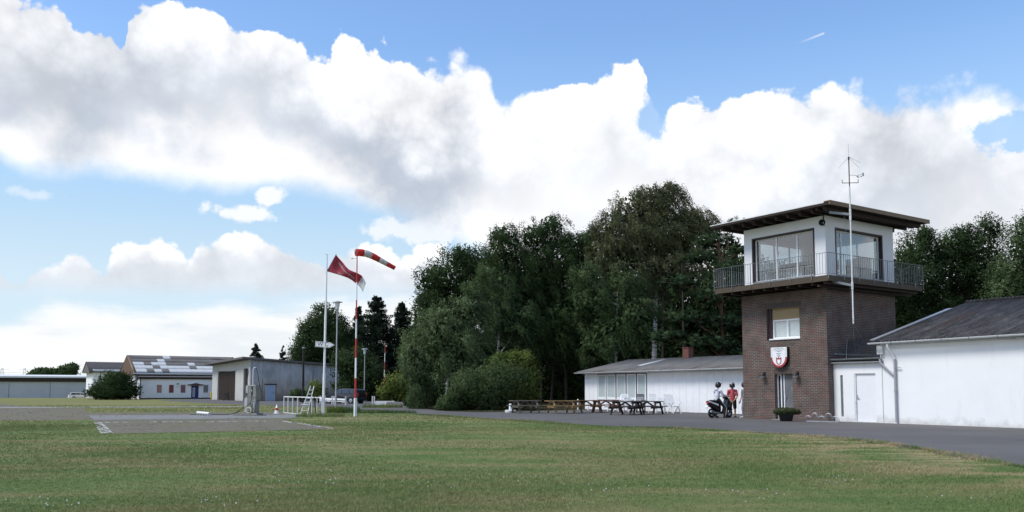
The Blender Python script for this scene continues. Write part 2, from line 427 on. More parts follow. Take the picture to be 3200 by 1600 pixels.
M = {}
M['brick'] = brick_mat()
M['brick_red'] = paint('brick_red', (0.135, 0.055, 0.042), 0.85, 0.35, 14)
M['plaster'] = plaster('white_plaster')
M['plaster_cabin'] = plaster('cabin_plaster', (0.74, 0.75, 0.77), 0.04, amount=0.15)
M['plaster_grey'] = plaster('grey_plaster', (0.50, 0.50, 0.47), 0.12, (0.30, 0.30, 0.27), 0.5)
M['white'] = paint('white_paint', (0.78, 0.79, 0.80), 0.45, 0.03)
M['white_old'] = paint('weathered_white', (0.66, 0.67, 0.66), 0.6, 0.10, 4, dirt=(0.35, 0.34, 0.31), dscale=5, lo=0.56, hi=0.72)
M['white_plastic'] = paint('white_plastic', (0.74, 0.75, 0.76), 0.35, 0.03)
M['panel'] = paint('white_panel', (0.80, 0.81, 0.82), 0.55, 0.04, 3)
M['dark_wood'] = wood('dark_brown_wood', (0.022, 0.015, 0.012), (0.050, 0.034, 0.026))
M['deck_wood'] = wood('deck_wood', (0.050, 0.036, 0.026), (0.105, 0.080, 0.058))
M['bronze'] = paint('bronze_fascia', (0.16, 0.105, 0.052), 0.5, 0.2, 5)
M['maroon'] = paint('maroon_trim', (0.030, 0.014, 0.017), 0.5, 0.2)
M['brown_trim'] = paint('brown_trim', (0.085, 0.045, 0.035), 0.6, 0.2)
M['black'] = paint('black_paint', (0.012, 0.012, 0.013), 0.45, 0.2)
M['rubber'] = paint('black_rubber', (0.014, 0.014, 0.014), 0.8, 0.2)
M['steel'] = paint('galvanised_steel', (0.40, 0.42, 0.44), 0.45, 0.12, 9, metal=0.5)
M['rail'] = paint('railing_steel', (0.17, 0.19, 0.195), 0.5, 0.2, 9, metal=0.3)
M['zinc'] = paint('zinc_gutter', (0.25, 0.27, 0.28), 0.5, 0.15, 5, metal=0.3)
M['gutter_white'] = paint('pale_gutter', (0.66, 0.68, 0.68), 0.4, 0.06, 4)
M['pipe'] = paint('mauve_grey_pipe', (0.34, 0.33, 0.37), 0.45, 0.05, 4)
M['door_grey'] = paint('grey_metal_door', (0.125, 0.130, 0.140), 0.55, 0.12, 3, dirt=(0.26, 0.265, 0.275), dscale=3.5, lo=0.56, hi=0.7)
M['shutter'] = paint('ochre_shutter', (0.36, 0.26, 0.135), 0.6, 0.08)
M['glass'] = glass('window_glass', (0.93, 0.95, 0.95))
M['glass_cabin'] = glass('cabin_glass', (0.78, 0.82, 0.83), 0.13)
M['glass_far'] = glass('reflecting_glass', (0.35, 0.38, 0.38), 0.30)
M['glassblock'] = paint('glass_block', (0.16, 0.18, 0.18), 0.15, 0.35, 9)
M['interior'] = paint('dark_interior', (0.025, 0.024, 0.023), 0.9, 0.2)
M['ceiling'] = paint('cabin_ceiling', (0.06, 0.065, 0.072), 0.9, 0.05)
M['cream'] = paint('cream_interior', (0.50, 0.47, 0.38), 0.8, 0.05)
M['curtain'] = paint('pale_blind', (0.70, 0.72, 0.71), 0.9, 0.04)
M['roof_right'] = fibre_roof('dark_fibre_roof', [(0.014, 0.014, 0.015), (0.036, 0.035, 0.037), (0.065, 0.064, 0.066), (0.14, 0.137, 0.134)])
M['roof_club'] = fibre_roof('grey_fibre_roof', [(0.07, 0.068, 0.066), (0.115, 0.112, 0.108), (0.16, 0.155, 0.145), (0.20, 0.19, 0.175)], (2.5, .6, .6))
M['roof_far'] = fibre_roof('far_fibre_roof', [(0.10, 0.095, 0.092), (0.135, 0.13, 0.125), (0.165, 0.158, 0.15)])
M['roof_white'] = paint('pale_roof_sheet', (0.43, 0.45, 0.46), 0.6, 0.06, 3)
M['concrete'] = paint('concrete', (0.27, 0.265, 0.25), 0.9, 0.15, 4, dirt=(0.16, 0.155, 0.14), dscale=2)
M['red'] = paint('signal_red', (0.42, 0.035, 0.03), 0.5, 0.12)
def cloth(name, c, trans=.4):
    k = NB(name); f = k.noise(k.co(), 3, 5); col = k.ramp(f, (.3, tuple(x * .82 for x in c)), (.7, c)); k.base(col); k.set(.9, 0, .1)
    tl = k.n('ShaderNodeBsdfTranslucent'); k.l(col, tl.inputs[0]); mx = k.n('ShaderNodeMixShader'); mx.inputs[0].default_value = trans
    k.l(k.b.outputs[0], mx.inputs[1]); k.l(tl.outputs[0], mx.inputs[2]); k.l(mx.outputs[0], k.out.inputs[0]); return k.mat
M['red_cloth'] = cloth('red_cloth', (0.80, 0.085, 0.075), .5)
M['white_cloth'] = cloth('white_cloth', (0.80, 0.79, 0.78), .5)
M['chrome'] = paint('chrome', (0.6, 0.6, 0.6), 0.2, 0.02, metal=1.0)

def leaf_mat(name, dark, light, trans=0.25, pale=None):
    k = NB(name)
    g = k.n('ShaderNodeNewGeometry')
    f = k.noise(k.pos(), 0.55, 3, 0.6)
    mixf = k.m('ADD', k.m('MULTIPLY', g.outputs['Random Per Island'], 0.26), k.m('MULTIPLY', k.m('SUBTRACT', f, 0.20), 1.35))
    st = [(0.15, dark), (0.62, light)]
    if pale: st.append((0.95, pale))
    col = k.ramp(mixf, *st)
    k.base(col); k.set(0.8, 0, 0.06)
    at_ = k.n('ShaderNodeAttribute', attribute_name='puff'); vm = k.n('ShaderNodeMix', data_type='VECTOR'); vm.inputs[0].default_value = 0.82
    k.l(g.outputs['Normal'], vm.inputs[4]); k.l(at_.outputs['Vector'], vm.inputs[5])
    nm = k.n('ShaderNodeVectorMath', operation='NORMALIZE'); k.l(vm.outputs[1], nm.inputs[0]); k.l(nm.outputs[0], k.b.inputs['Normal'])
    tl = k.n('ShaderNodeBsdfTranslucent'); k.l(col, tl.inputs[0])
    mx = k.n('ShaderNodeMixShader'); mx.inputs[0].default_value = trans
    k.l(k.b.outputs[0], mx.inputs[1]); k.l(tl.outputs[0], mx.inputs[2]); k.l(mx.outputs[0], k.out.inputs[0])
    return k.mat
M['leaf_dark'] = leaf_mat('dark_leaves', (0.0201, 0.0374, 0.0158), (0.0546, 0.0891, 0.0345))
M['leaf_mid'] = leaf_mat('mid_leaves', (0.0321, 0.0578, 0.0225), (0.0884, 0.1366, 0.0547), pale=(0.1366, 0.1767, 0.0964))
M['leaf_birch'] = leaf_mat('birch_leaves', (0.0510, 0.0837, 0.0400), (0.1310, 0.1784, 0.0910), pale=(0.2366, 0.2730, 0.1729))
M['leaf_silver'] = leaf_mat('silver_leaves', (0.036, 0.066, 0.028), (0.125, 0.180, 0.078), pale=(0.28, 0.33, 0.18))
M['leaf_olive'] = leaf_mat('olive_leaves', (0.0474, 0.0620, 0.0292), (0.1166, 0.1349, 0.0656), pale=(0.1823, 0.1914, 0.1094))
M['leaf_lime'] = leaf_mat('lime_leaves', (0.0558, 0.0925, 0.0223), (0.1515, 0.1994, 0.0479), pale=(0.2392, 0.2712, 0.0798))
M['needle'] = leaf_mat('spruce_needles', (0.0110, 0.0198, 0.0132), (0.0286, 0.0462, 0.0286), 0.12)
M['pine'] = leaf_mat('pine_needles', (0.020, 0.042, 0.019), (0.056, 0.095, 0.044), 0.12)
M['dead_needle'] = leaf_mat('sparse_needles', (0.030, 0.034, 0.030), (0.060, 0.068, 0.055), 0.1)
M['bark'] = wood('dark_bark', (0.022, 0.018, 0.015), (0.06, 0.05, 0.042), 0.9, (9, 9, 2))
M['bark_pine'] = wood('pine_bark', (0.045, 0.026, 0.018), (0.12, 0.065, 0.042), 0.9, (9, 9, 2))
def birch_bark():
    k = NB('birch_bark'); f = k.noise(k.pos((1.2, 1.2, 6)), 1.5, 5, 0.7)
    k.base(k.ramp(f, (0.42, (0.03, 0.028, 0.025)), (0.52, (0.45, 0.44, 0.41)))); return k.set(0.8, 0, 0.2)
M['bark_birch'] = birch_bark()

# ------------------------------------------------------------------ ground, roads and paving
def sst(a, b, x):
    t = np.clip((x - a) / (b - a), 0, 1); return t * t * (3 - 2 * t)
def hz(x, y):
    x = np.asarray(x, float); y = np.asarray(y, float)
    return -0.8 * sst(134, 158, y) * (1 - sst(-58, -44, x))

def grass_colour(k, blades=False):
    p = k.pos()
    big = k.noise(k.pos((0.55, 1.0, 1)), 0.16, 4, 0.55)
    mid = k.noise(k.pos((0.55, 1.5, 1)), 0.62, 4, 0.55, 0.3)
    fin = k.noise(p, 7.0, 4, 0.6)
    f = k.m('ADD', k.m('MULTIPLY', big, 0.50), k.m('ADD', k.m('MULTIPLY', mid, 0.55), k.m('MULTIPLY', fin, 0.12)))
    c = k.ramp(f, (0.41, (0.100, 0.170, 0.051)), (0.54, (0.158, 0.204, 0.074)), (0.65, (0.228, 0.222, 0.100)), (0.80, (0.33, 0.275, 0.15)))
    # drier, yellower grass further out on the field
    sp = k.n('ShaderNodeSeparateXYZ'); k.l(p, sp.inputs[0])
    far = k.n('ShaderNodeMapRange'); k.l(sp.outputs[1], far.inputs[0]); far.inputs[1].default_value = 42; far.inputs[2].default_value = 75
    c = k.mix(k.m('MULTIPLY', far.outputs[0], 0.6), c, (0.215, 0.20, 0.080))
    dx = k.n('ShaderNodeMapRange', interpolation_type='SMOOTHSTEP'); k.l(sp.outputs[0], dx.inputs[0]); dx.inputs[1].default_value = 5.0; dx.inputs[2].default_value = 9.5
    dn = k.n('ShaderNodeMapRange', interpolation_type='SMOOTHSTEP'); k.l(k.m('ADD', mid, k.m('MULTIPLY', fin, .3)), dn.inputs[0]); dn.inputs[1].default_value = 0.56; dn.inputs[2].default_value = 0.76
    dy = k.n('ShaderNodeMapRange', interpolation_type='SMOOTHSTEP'); k.l(sp.outputs[1], dy.inputs[0]); dy.inputs[1].default_value = 12.0; dy.inputs[2].default_value = 15.0
    c = k.mix(k.m('MULTIPLY', k.m('MULTIPLY', dx.outputs[0], dy.outputs[0]), dn.outputs[0]), c, (0.36, 0.29, 0.165))
    if blades:
        g = k.n('ShaderNodeNewGeometry')
        r = k.m('ADD', 0.82, k.m('MULTIPLY', g.outputs['Random Per Island'], 0.5))
        cc = k.n('ShaderNodeCombineXYZ')
        for i in range(3): k.l(r, cc.inputs[i])
        c = k.mix(1.0, c, cc.outputs[0], 'MULTIPLY')
    else:
        s = k.noise(p, 42, 3, 0.7)
        c = k.mix(0.55, c, k.ramp(s, (0.3, (0.45, 0.45, 0.42)), (0.72, (1.25, 1.25, 1.2))), 'MULTIPLY')
    return c
k = NB('grass_field'); k.base(grass_colour(k)); k.bump(k.noise(k.pos(), 30, 4, 0.7), 0.8, 0.04); M['grass'] = k.set(0.95, 0, 0.1)
k = NB('grass_blades'); cgr = grass_colour(k, True); k.base(cgr); k.set(0.8, 0, 0.15)
tl = k.n('ShaderNodeBsdfTranslucent'); k.l(cgr, tl.inputs[0]); mx = k.n('ShaderNodeMixShader'); mx.inputs[0].default_value = 0.25
k.l(k.b.outputs[0], mx.inputs[1]); k.l(tl.outputs[0], mx.inputs[2]); k.l(mx.outputs[0], k.out.inputs[0]); M['blades'] = k.mat

k = NB('asphalt'); v = k.pos()
a = k.ramp(k.noise(v, 0.22, 5, 0.6), (0.35, (0.102, 0.097, 0.092)), (0.65, (0.134, 0.128, 0.121)))
a = k.mix(0.55, a, k.ramp(k.noise(v, 60, 3, 0.7), (0.3, (0.6, 0.6, 0.6)), (0.7, (1.25, 1.25, 1.25))), 'MULTIPLY')
st = k.noise(k.pos((0.35, 1.1, 1)), 0.8, 6, 0.7, 0.8)
a = k.mix(k.ramp(st, (0.58, (0, 0, 0)), (0.72, (0.6, 0.6, 0.6))), a, (0.072, 0.068, 0.065))
vo = k.n('ShaderNodeTexVoronoi', feature='DISTANCE_TO_EDGE'); vv = k.n('ShaderNodeMix', data_type='RGBA'); vv.inputs[0].default_value = 0.25
dn = k.n('ShaderNodeTexNoise'); k.l(v, dn.inputs['Vector']); dn.inputs['Scale'].default_value = 0.6; dn.inputs['Detail'].default_value = 5
k.l(v, vv.inputs[6]); k.l(dn.outputs['Color'], vv.inputs[7]); k.l(vv.outputs[2], vo.inputs['Vector']); vo.inputs['Scale'].default_value = 0.30
a = k.mix(k.ramp(vo.outputs['Distance'], (0.0, (.55, .55, .55)), (0.006, (0, 0, 0))), a, (0.045, 0.043, 0.040))
k.base(a); k.bump(k.noise(v, 90, 2), 0.3, 0.006); M['asphalt'] = k.set(0.9, 0, 0.25)

def paver_nodes(k):
    v = k.n('ShaderNodeMapping'); g = k.n('ShaderNodeNewGeometry'); k.l(g.outputs['Position'], v.inputs[0]); v.inputs['Rotation'].default_value = (0, 0, -TA)
    b = k.n('ShaderNodeTexBrick'); k.l(v.outputs[0], b.inputs['Vector'])
    b.inputs['Color1'].default_value = (0.155, 0.132, 0.105, 1); b.inputs['Color2'].default_value = (0.20, 0.172, 0.138, 1); b.inputs['Mortar'].default_value = (0.07, 0.07, 0.045, 1)
    b.inputs['Scale'].default_value = 1; b.inputs['Brick Width'].default_value = 0.62; b.inputs['Row Height'].default_value = 0.31; b.inputs['Mortar Size'].default_value = 0.035
    return b
k = NB('pavers'); b = paver_nodes(k)
c = k.mix(k.ramp(k.noise(k.pos(), 0.5, 6, 0.65), (0.42, (0, 0, 0)), (0.62, (0.8, 0.8, 0.8))), b.outputs[0], (0.145, 0.135, 0.075))
c = k.mix(0.4, c, k.ramp(k.noise(k.pos(), 9, 4, 0.7), (0.3, (0.6, 0.6, 0.6)), (0.7, (1.2, 1.2, 1.2))), 'MULTIPLY')
k.base(c); M['pavers'] = k.set(0.92, 0, 0.2)
k = NB('painted_pavers'); b = paver_nodes(k)
wear = k.ramp(k.noise(k.pos(), 3.5, 5, 0.7), (0.42, (0.05, 0.05, 0.05)), (0.58, (.85, .85, .85)))
c = k.mix(k.mix(1.0, k.ramp(b.outputs['Fac'], (0.2, (1, 1, 1)), (0.6, (0, 0, 0))), wear, 'MULTIPLY'), b.outputs[0], (0.72, 0.72, 0.70))
k.base(c); M['pavermark'] = k.set(0.85, 0, 0.2)

def sheet(name, px, z, mat, kind='structure', jag=0.0, step=1.2):
    P = [G(a, b, z) for a, b in px]
    if jag:
        Q = []
        for i, p in enumerate(P):
            q = P[(i + 1) % len(P)]; n = max(1, min(120, int((q - p).length / step)))
            for j in range(n):
                r = p.lerp(q, j / n)
                s = jag * min(1.0, n / 3)
                Q.append(Vector((r.x + random.uniform(-s, s), r.y + random.uniform(-s, s), z)))
        P = Q
    bm = bmesh.new(); bm.faces.new([bm.verts.new(p) for p in P]); bmesh.ops.triangulate(bm, faces=bm.faces[:])
    bmesh.ops.recalc_face_normals(bm, faces=bm.faces[:])
    if bm.faces and sum(f.normal.z for f in bm.faces) < 0: bmesh.ops.reverse_faces(bm, faces=bm.faces[:])
    me = bpy.data.meshes.new(name); bm.to_mesh(me); bm.free(); me.materials.append(mat)
    o = bpy.data.objects.new(name, me); COL.objects.link(o); tag(o, kind=kind); return o

xs = sorted(set([-3000, -1500, -800, -500, -350] + list(range(-260, 261, 8)) + [350, 500, 800, 1500, 3000]))
ys = sorted(set([-300, -100, -40] + list(range(-20, 261, 8)) + [300, 400, 600, 1000, 1800, 3500]))
XX, YY = np.meshgrid(xs, ys); ZZ = hz(XX, YY)
vs = np.stack([XX, YY, ZZ], -1).reshape(-1, 3); nx = len(xs)
fs = [(j * nx + i, j * nx + i + 1, (j + 1) * nx + i + 1, (j + 1) * nx + i) for j in range(len(ys) - 1) for i in range(nx - 1)]
mb = MB(); mb.add(vs.tolist(), fs, 0, True); ground = mb.build('ground', M['grass']); tag(ground, kind='structure')

ASPH = [(3700, 1560), (3420, 1503), (3200, 1462), (3050, 1436), (2900, 1408), (2750, 1385), (2600, 1369), (2480, 1358), (2300, 1348), (2100, 1340), (1900, 1333), (1700, 1322), (1500, 1307),
        (1350, 1299), (1240, 1289), (1150, 1283), (1080, 1278), (1020, 1272), (900, 1269), (800, 1265), (690, 1262), (600, 1257), (515, 1252), (505, 1249.5), (663, 1246), (1060, 1244), (1160, 1250), (1290, 1264), (1310, 1276), (1390, 1284),
        (1500, 1288), (1620, 1286), (1830, 1280), (2000, 1268), (3700, 1268)]
PAV1 = [(-500, 1261), (0, 1262), (90, 1269), (180, 1274), (262, 1277), (292, 1312), (0, 1314), (-500, 1316)]
PAV2 = [(262, 1290), (500, 1289), (900, 1287), (935, 1294), (930, 1306), (880, 1312), (960, 1326), (1046, 1340), (900, 1344), (640, 1350), (354, 1356), (288, 1312)]
SLAB = [(276, 1298), (640, 1296), (935, 1294), (920, 1306), (640, 1309), (294, 1311.5)]
LINE = [(-500, 1272.5), (90, 1271.5), (660, 1270.0), (760, 1269.5), (760, 1271.5), (660, 1272.3), (90, 1274), (-500, 1275.5)]
sheet('asphalt', ASPH, 0.012, M['asphalt'], jag=0.16, step=.55)
sheet('paver_lane', PAV1, 0.004, M['pavers'], jag=0.12)
sheet('paver_apron', PAV2, 0.0058, M['pavers'], jag=0.12)
M['slab'] = paint('slab_concrete', (.185, .183, .172), .9, .12, 1.2, dirt=(.12, .115, .10), dscale=.8)
sheet('concrete_slab', SLAB, 0.010, M['slab'], jag=.06)
sheet('concrete_path', LINE, 0.008, M['concrete'])
sheet('white_marking', [(292, 1320), (318, 1319.5), (354, 1353), (314, 1354)], 0.008, M['pavermark'])
for a, b, y0, y1 in ((322, 370, 1319.2, 1318.6), (384, 402, 1318.6, 1318.4), (470, 505, 1318.0, 1317.8), (490, 570, 1318.0, 1317.2), (592, 612, 1317.2, 1317.0), (645, 668, 1316.8, 1316.6), (680, 752, 1316.4, 1315.4), (770, 808, 1315.3, 1315.0), (815, 832, 1315.0, 1314.8)):
    sheet('white_dash', [(a, y0), (b, y1), (b, y1 + 1.3), (a, y0 + 1.3)], 0.008, M['pavermark'])
for a, b in (((880, 1316), (912, 1320.5)), ((926, 1322), (975, 1329)), ((968, 1327), (1002, 1333.5)), ((1005, 1333), (1042, 1339.5))):
    sheet('white_marking', [a, (a[0] + 10, a[1] - .5), (b[0] + 6, b[1] - 1), (b[0] - 6, b[1] + .6)], 0.008, M['pavermark'])

k = NB('forest_floor'); k.base(k.ramp(k.noise(k.pos(), 1.5, 6, .7), (.3, (.016, .014, .009)), (.7, (.045, .040, .022)))); M['floor'] = k.set(.95, 0, .1)
FL = [G(1320, 1277), G(1395, 1285.5), G(1500, 1289), G(1625, 1287), G(1700, 1283)]
fl_ = MB().quad(*[Vector((p.x, p.y, .016)) for p in FL], TL(-24, 16, .016), TL(-4, 17, .016), TL(28, 22, .016), TL(28, 90, .016), Vector((10, 130, .016)), Vector((-9, 120, .016)), Vector((-9.5, 75, .016))).build('forest_floor', M['floor']); tag(fl_, kind='structure')

# ------------------------------------------------------------------ building helpers
def FR(c): return Matrix(((1, 0, 0, 0), (0, 1, 0, c), (0, 0, 1, 0), (0, 0, 0, 1)))        # facade looking along -y
def RT(c): return Matrix(((0, -1, 0, c), (1, 0, 0, 0), (0, 0, 1, 0), (0, 0, 0, 1)))       # facade looking along +x
def BK(c): return Matrix(((-1, 0, 0, 0), (0, -1, 0, c), (0, 0, 1, 0), (0, 0, 0, 1)))      # +y
def LF(c): return Matrix(((0, 1, 0, c), (-1, 0, 0, 0), (0, 0, 1, 0), (0, 0, 0, 1)))       # -x
def facade(mb, T, u0, u1, z0, z1, holes, th, m=0):
    """wall of thickness th with rectangular holes (u0,u1,z0,z1), cut into butted boxes"""
    us = sorted({u0, u1, *[h[0] for h in holes], *[h[1] for h in holes]})
    for a, b in zip(us[:-1], us[1:]):
        hh = sorted([h for h in holes if h[0] <= a + 1e-6 and h[1] >= b - 1e-6], key=lambda h: h[2])
        z = z0
        for h in hh:
            if h[2] > z + 1e-4: t = MB().box(a, b, 0, th, z, h[2]).xf(T); mb.add(t.v, t.f, m)
            z = h[3]
        if z < z1 - 1e-4: t = MB().box(a, b, 0, th, z, z1).xf(T); mb.add(t.v, t.f, m)
    return mb
def window(root, T, u0, u1, z0, z1, d, fw=0.06, bars=(), fm='white', gm='glass', name='window', back=None, sill=None, reveal=None, rw=0.08, bo=.10):
    """frame set d behind the facade, panes and (optionally) sill and reveal as its sub-parts"""
    mb = MB()
    mb.box(u0, u1, d, d + .06, z0, z0 + fw).box(u0, u1, d, d + .06, z1 - fw, z1)
    mb.box(u0, u0 + fw, d, d + .06, z0 + fw, z1 - fw).box(u1 - fw, u1, d, d + .06, z0 + fw, z1 - fw)
    for b in bars: mb.box(b - fw * .55, b + fw * .55, d - .003, d + .057, z0 + fw, z1 - fw)
    w = mb.xf(T).build(name, M[fm], root)
    MB().box(u0 + fw, u1 - fw, d + .025, d + .033, z0 + fw, z1 - fw).xf(T).build('pane', M[gm], w)
    if back: MB().box(u0 + fw, u1 - fw, d + bo, d + bo + .006, z0 + fw, z1 - fw).xf(T).build('blind', M[back], w)
    if sill: MB().box(u0 - .04, u1 + .04, -.05, d, z0 - .06, z0 - .002).xf(T).build('sill', M[sill], w)
    if reveal:
        t = MB().box(u0 - rw, u1 + rw, -.015, d + .05, z1 + .001, z1 + rw).box(u0 - rw, u0 - .001, -.015, d + .05, z0, z1).box(u1 + .001, u1 + rw, -.015, d + .05, z0, z1)
        t.xf(T).build('reveal_trim', M[reveal], w)
    return w
def corr(mb, O, U, V, pitch, amp, m=0, per=6):
    """corrugated sheet: waves counted along U, sheet running along V"""
    O, U, V = Vector(O), Vector(U), Vector(V); n = U.cross(V).normalized()
    if n.z < 0: n = -n
    k = max(1, int(round(U.length / pitch))); vs = []
    for i in range(k * per + 1):
        p = O + U * (i / (k * per)) + n * amp * sin(2 * pi * i / per); vs += [p, p + V]
    fs = [(2 * i, 2 * i + 2, 2 * i + 3, 2 * i + 1) for i in range(k * per)]
    return mb.add(vs, fs, m, True)
def solid(o, t=0.012):
    s = o.modifiers.new('thickness', 'SOLIDIFY'); s.thickness = t; s.offset = -1; return o
def gutter(name, p, q, r, mat, root, step=1.1):
    p, q = Vector(p), Vector(q); d = (q - p); n = int(d.length / step)
    mb = MB(); dd = d.normalized(); s = Vector((-dd.y, dd.x, 0))
    prof = [(r * cos(a), r * sin(a)) for a in [pi + pi * i / 8 for i in range(9)]] + [(r - .008, 0.0)] + [((r - .008) * cos(a), (r - .008) * sin(a)) for a in [2 * pi - pi * i / 8 for i in range(1, 9)]]
    vs = [p + s * a + Vector((0, 0, b)) for a, b in prof] + [q + s * a + Vector((0, 0, b)) for a, b in prof]; k = len(prof)
    mb.add(vs, [(i, (i + 1) % k, k + (i + 1) % k, k + i) for i in range(k)] + [tuple(range(k)), tuple(range(k, 2 * k))][:2], 0)
    for i in range(1, n + 1):
        c = p + d * (i / (n + 1))
        for a in range(8):
            t0, t1 = pi + pi * a / 8, pi + pi * (a + 1) / 8; R = r + .006
            mb.hexa([c + s * x + Vector((0, 0, z)) + dd * e for e in (-.015, .015) for x, z in ((r * cos(t0), r * sin(t0)), (r * cos(t1), r * sin(t1)), (R * cos(t1), R * sin(t1)), (R * cos(t0), R * sin(t0)))], 1)
    return mb.build(name, [mat, M['zinc']], root)

# ------------------------------------------------------------------ control tower
tower = thing('control_tower', 'brick control tower with white glazed cabin, balcony and flat overhanging roof', 'tower', TO, TA)
HB = 6.06
door_h = (-2.95, -1.93, 0.0, 2.17); win_h = (-3.35, -1.45, 3.80, 5.31)
mb = MB()
facade(mb, FR(0), -4.85, 0, 0, HB, [door_h, win_h], .30)
mb.box(-.30, 0, .30, 5.45, 0, HB).box(-4.85, -4.55, .30, 5.45, 0, HB).box(-4.55, -.30, 5.15, 5.45, 0, HB)
mb.build('brick_wall', M['brick'], tower)
M['brick_grey'] = paint('brick_grey', (.070, .062, .056), .85, .3, 14); M['brick_brown'] = paint('brick_brown', (.105, .060, .050), .85, .3, 14)
mb = MB()                                                            # soldier courses over the openings
for i in range(19): mb.box(-3.45 + i * .112, -3.45 + i * .112 + .098, -.004, .05, 5.33, 5.58, i % 3 == 1)
ml_ = MB()
for i in range(11): ml_.box(-2.99 + i * .098, -2.99 + i * .098 + .086, -.004, .05, 2.19, 2.43, i % 4 == 2)
ml_.build('brick_lintel', [M['brick_grey'], M['brick_brown']], tower)
mb.build('brick_lintel', [M['brick_grey'], M['brick_brown']], tower)
MB().box(-4.54, -.31, .31, 5.14, 3.0, 3.1).box(-4.54, -.31, 2.6, 2.7, 0, 6.0).build('inner_wall', M['interior'], tower)
w = window(tower, FR(0), -3.13, -1.45, 3.86, 4.78, .20, .075, (-2.27,), sill='white', back=None)
MB().box(-3.33, -3.135, .12, .28, 3.80, 5.31).build('reveal_trim', M['maroon'], w)
MB().box(-3.13, -1.46, .30, .32, 3.80, 4.80).build('blind', M['curtain'], w)
mb = MB()
for i in range(11): mb.box(-3.13, -1.455, .175 + .004 * (i % 2), .25, 4.785 + i * .048, 4.785 + i * .048 + .044)
mb.build('roller_shutter', M['shutter'], tower)
mb = MB().box(-2.95, -2.90, .20, .28, 0, 2.17).box(-2.76, -2.70, .20, .28, 0, 2.17).box(-2.90, -2.76, .20, .28, 2.11, 2.17).box(-2.58, -2.53, .19, .27, 0, 2.17)
df = mb.build('door_frame', M['white'], tower)
MB().box(-2.90, -2.76, .235, .245, .02, 2.11).build('pane', M['glass_far'], df)
dr = MB().box(-2.53, -1.93, .20, .255, .02, 2.16).build('door', M['door_grey'], tower)
MB().bar((-2.46, .17, .93), (-2.46, .17, 1.22), .03, .03).bar((-2.46, .20, .96), (-2.46, .17, .96), .03, .03).bar((-2.46, .17, 1.08), (-2.38, .17, 1.08), .025, .025).build('handle', M['steel'], dr)
MB().box(-2.95, -1.93, -.28, .0, 0, .035).build('door_step', M['concrete'], tower)

# balcony
BX0, BX1, BY0, BY1 = -5.62, 0.90, -1.05, 6.35
mb = MB().box(BX0, BX1, BY0, BY0 + .06, 6.20, 6.45).box(BX0, BX1, BY1 - .06, BY1, 6.20, 6.45).box(BX0, BX0 + .06, BY0 + .06, BY1 - .06, 6.20, 6.45).box(BX1 - .06, BX1, BY0 + .06, BY1 - .06, 6.20, 6.45)
mb.box(BX0 + .06, BX1 - .06, BY0 + .06, BY1 - .06, 6.30, 6.38)
deck = mb.build('balcony_deck', M['deck_wood'], tower)
mb = MB()
for i in range(10): x = BX0 + .25 + i * .66; mb.box(x, x + .12, BY0 + .10, BY1 - .10, 6.08, 6.297)
mb.box(.25, .37, BY0 + .1, BY1 - .1, 5.98, 6.08)
mb.build('joists', M['dark_wood'], deck)
mb = MB()
def railrun(p, q):
    p, q = Vector(p), Vector(q); L = (q - p).length; n = int(L / .14)
    for i in range(n + 1):
        c = p.lerp(q, i / n); big = i % 8 == 0
        mb.bar(c + Vector((0, 0, 6.30 if big else 6.52)), c + Vector((0, 0, 7.43)), .026 if big else .012, .026 if big else .012)
    mb.bar(p + Vector((0, 0, 6.52)), q + Vector((0, 0, 6.52)), .03, .012)
fx0, fx1, fy0, fy1 = BX0 - .03, BX1 + .03, BY0 - .03, BY1 + .03
for a, b in (((fx0, fy0, 0), (fx1, fy0, 0)), ((fx1, fy0, 0), (fx1, fy1, 0)), ((fx1, fy1, 0), (fx0, fy1, 0)), ((fx0, fy1, 0), (fx0, fy0, 0))): railrun(a, b)
rl = mb.build('railing', M['rail'], tower)
mb = MB(); Z = 7.445
for a, b in (((fx0, fy0, Z), (fx1, fy0, Z)), ((fx1, fy0, Z), (fx1, fy1, Z)), ((fx1, fy1, Z), (fx0, fy1, Z)), ((fx0, fy1, Z), (fx0, fy0, Z))): mb.bar(a, b, .045, .016)
mb.build('handrail', M['rail'], rl)

# glazed cabin
CX0, CX1, CY0, CY1, CZ0, CZ1 = -4.64, 0.05, 0.02, 5.38, 6.40, 9.36
fw_ = (-4.15, -.53, 6.66, 8.88); rw_ = (.73, 4.48, 6.66, 8.88)
bw_ = (.55, 4.15, 7.2, 8.88); lw_ = (-4.5, -.9, 7.2, 8.88)
mb = MB()
facade(mb, FR(CY0), CX0, CX1, CZ0, CZ1, [fw_], .24)
facade(mb, RT(CX1), CY0 + .24, CY1 - .24, CZ0, CZ1, [rw_], .24)
facade(mb, BK(CY1), -CX1, -CX0, CZ0, CZ1, [bw_], .24)
facade(mb, LF(CX0), -CY1 + .24, -CY0 - .24, CZ0, CZ1, [lw_], .24)
mb.build('cabin_wall', M['plaster_cabin'], tower)
window(tower, FR(CY0), -4.07, -.61, 6.68, 8.80, .17, .065, (-2.80, -1.62), gm='glass_cabin', reveal='maroon', rw=.078, sill='zinc')
window(tower, RT(CX1), .81, 4.40, 6.68, 8.80, .17, .065, (1.42,), gm='glass_cabin', reveal='maroon', rw=.078, sill='zinc')
window(tower, BK(CY1), .60, 4.10, 7.24, 8.84, .15, .06, (1.8, 3.0), gm='glass_cabin')
window(tower, LF(CX0), -4.45, -.95, 7.24, 8.84, .15, .06, (-3.3, -2.1), gm='glass_cabin')
MB().box(CX0 + .25, CX1 - .25, CY0 + .25, CY1 - .25, 6.385, 6.50).build('cabin_floor', M['interior'], tower)
MB().box(CX0 + .25, CX1 - .25, CY0 + .25, CY1 - .25, 9.05, 9.10).build('cabin_ceiling', M['ceiling'], tower)
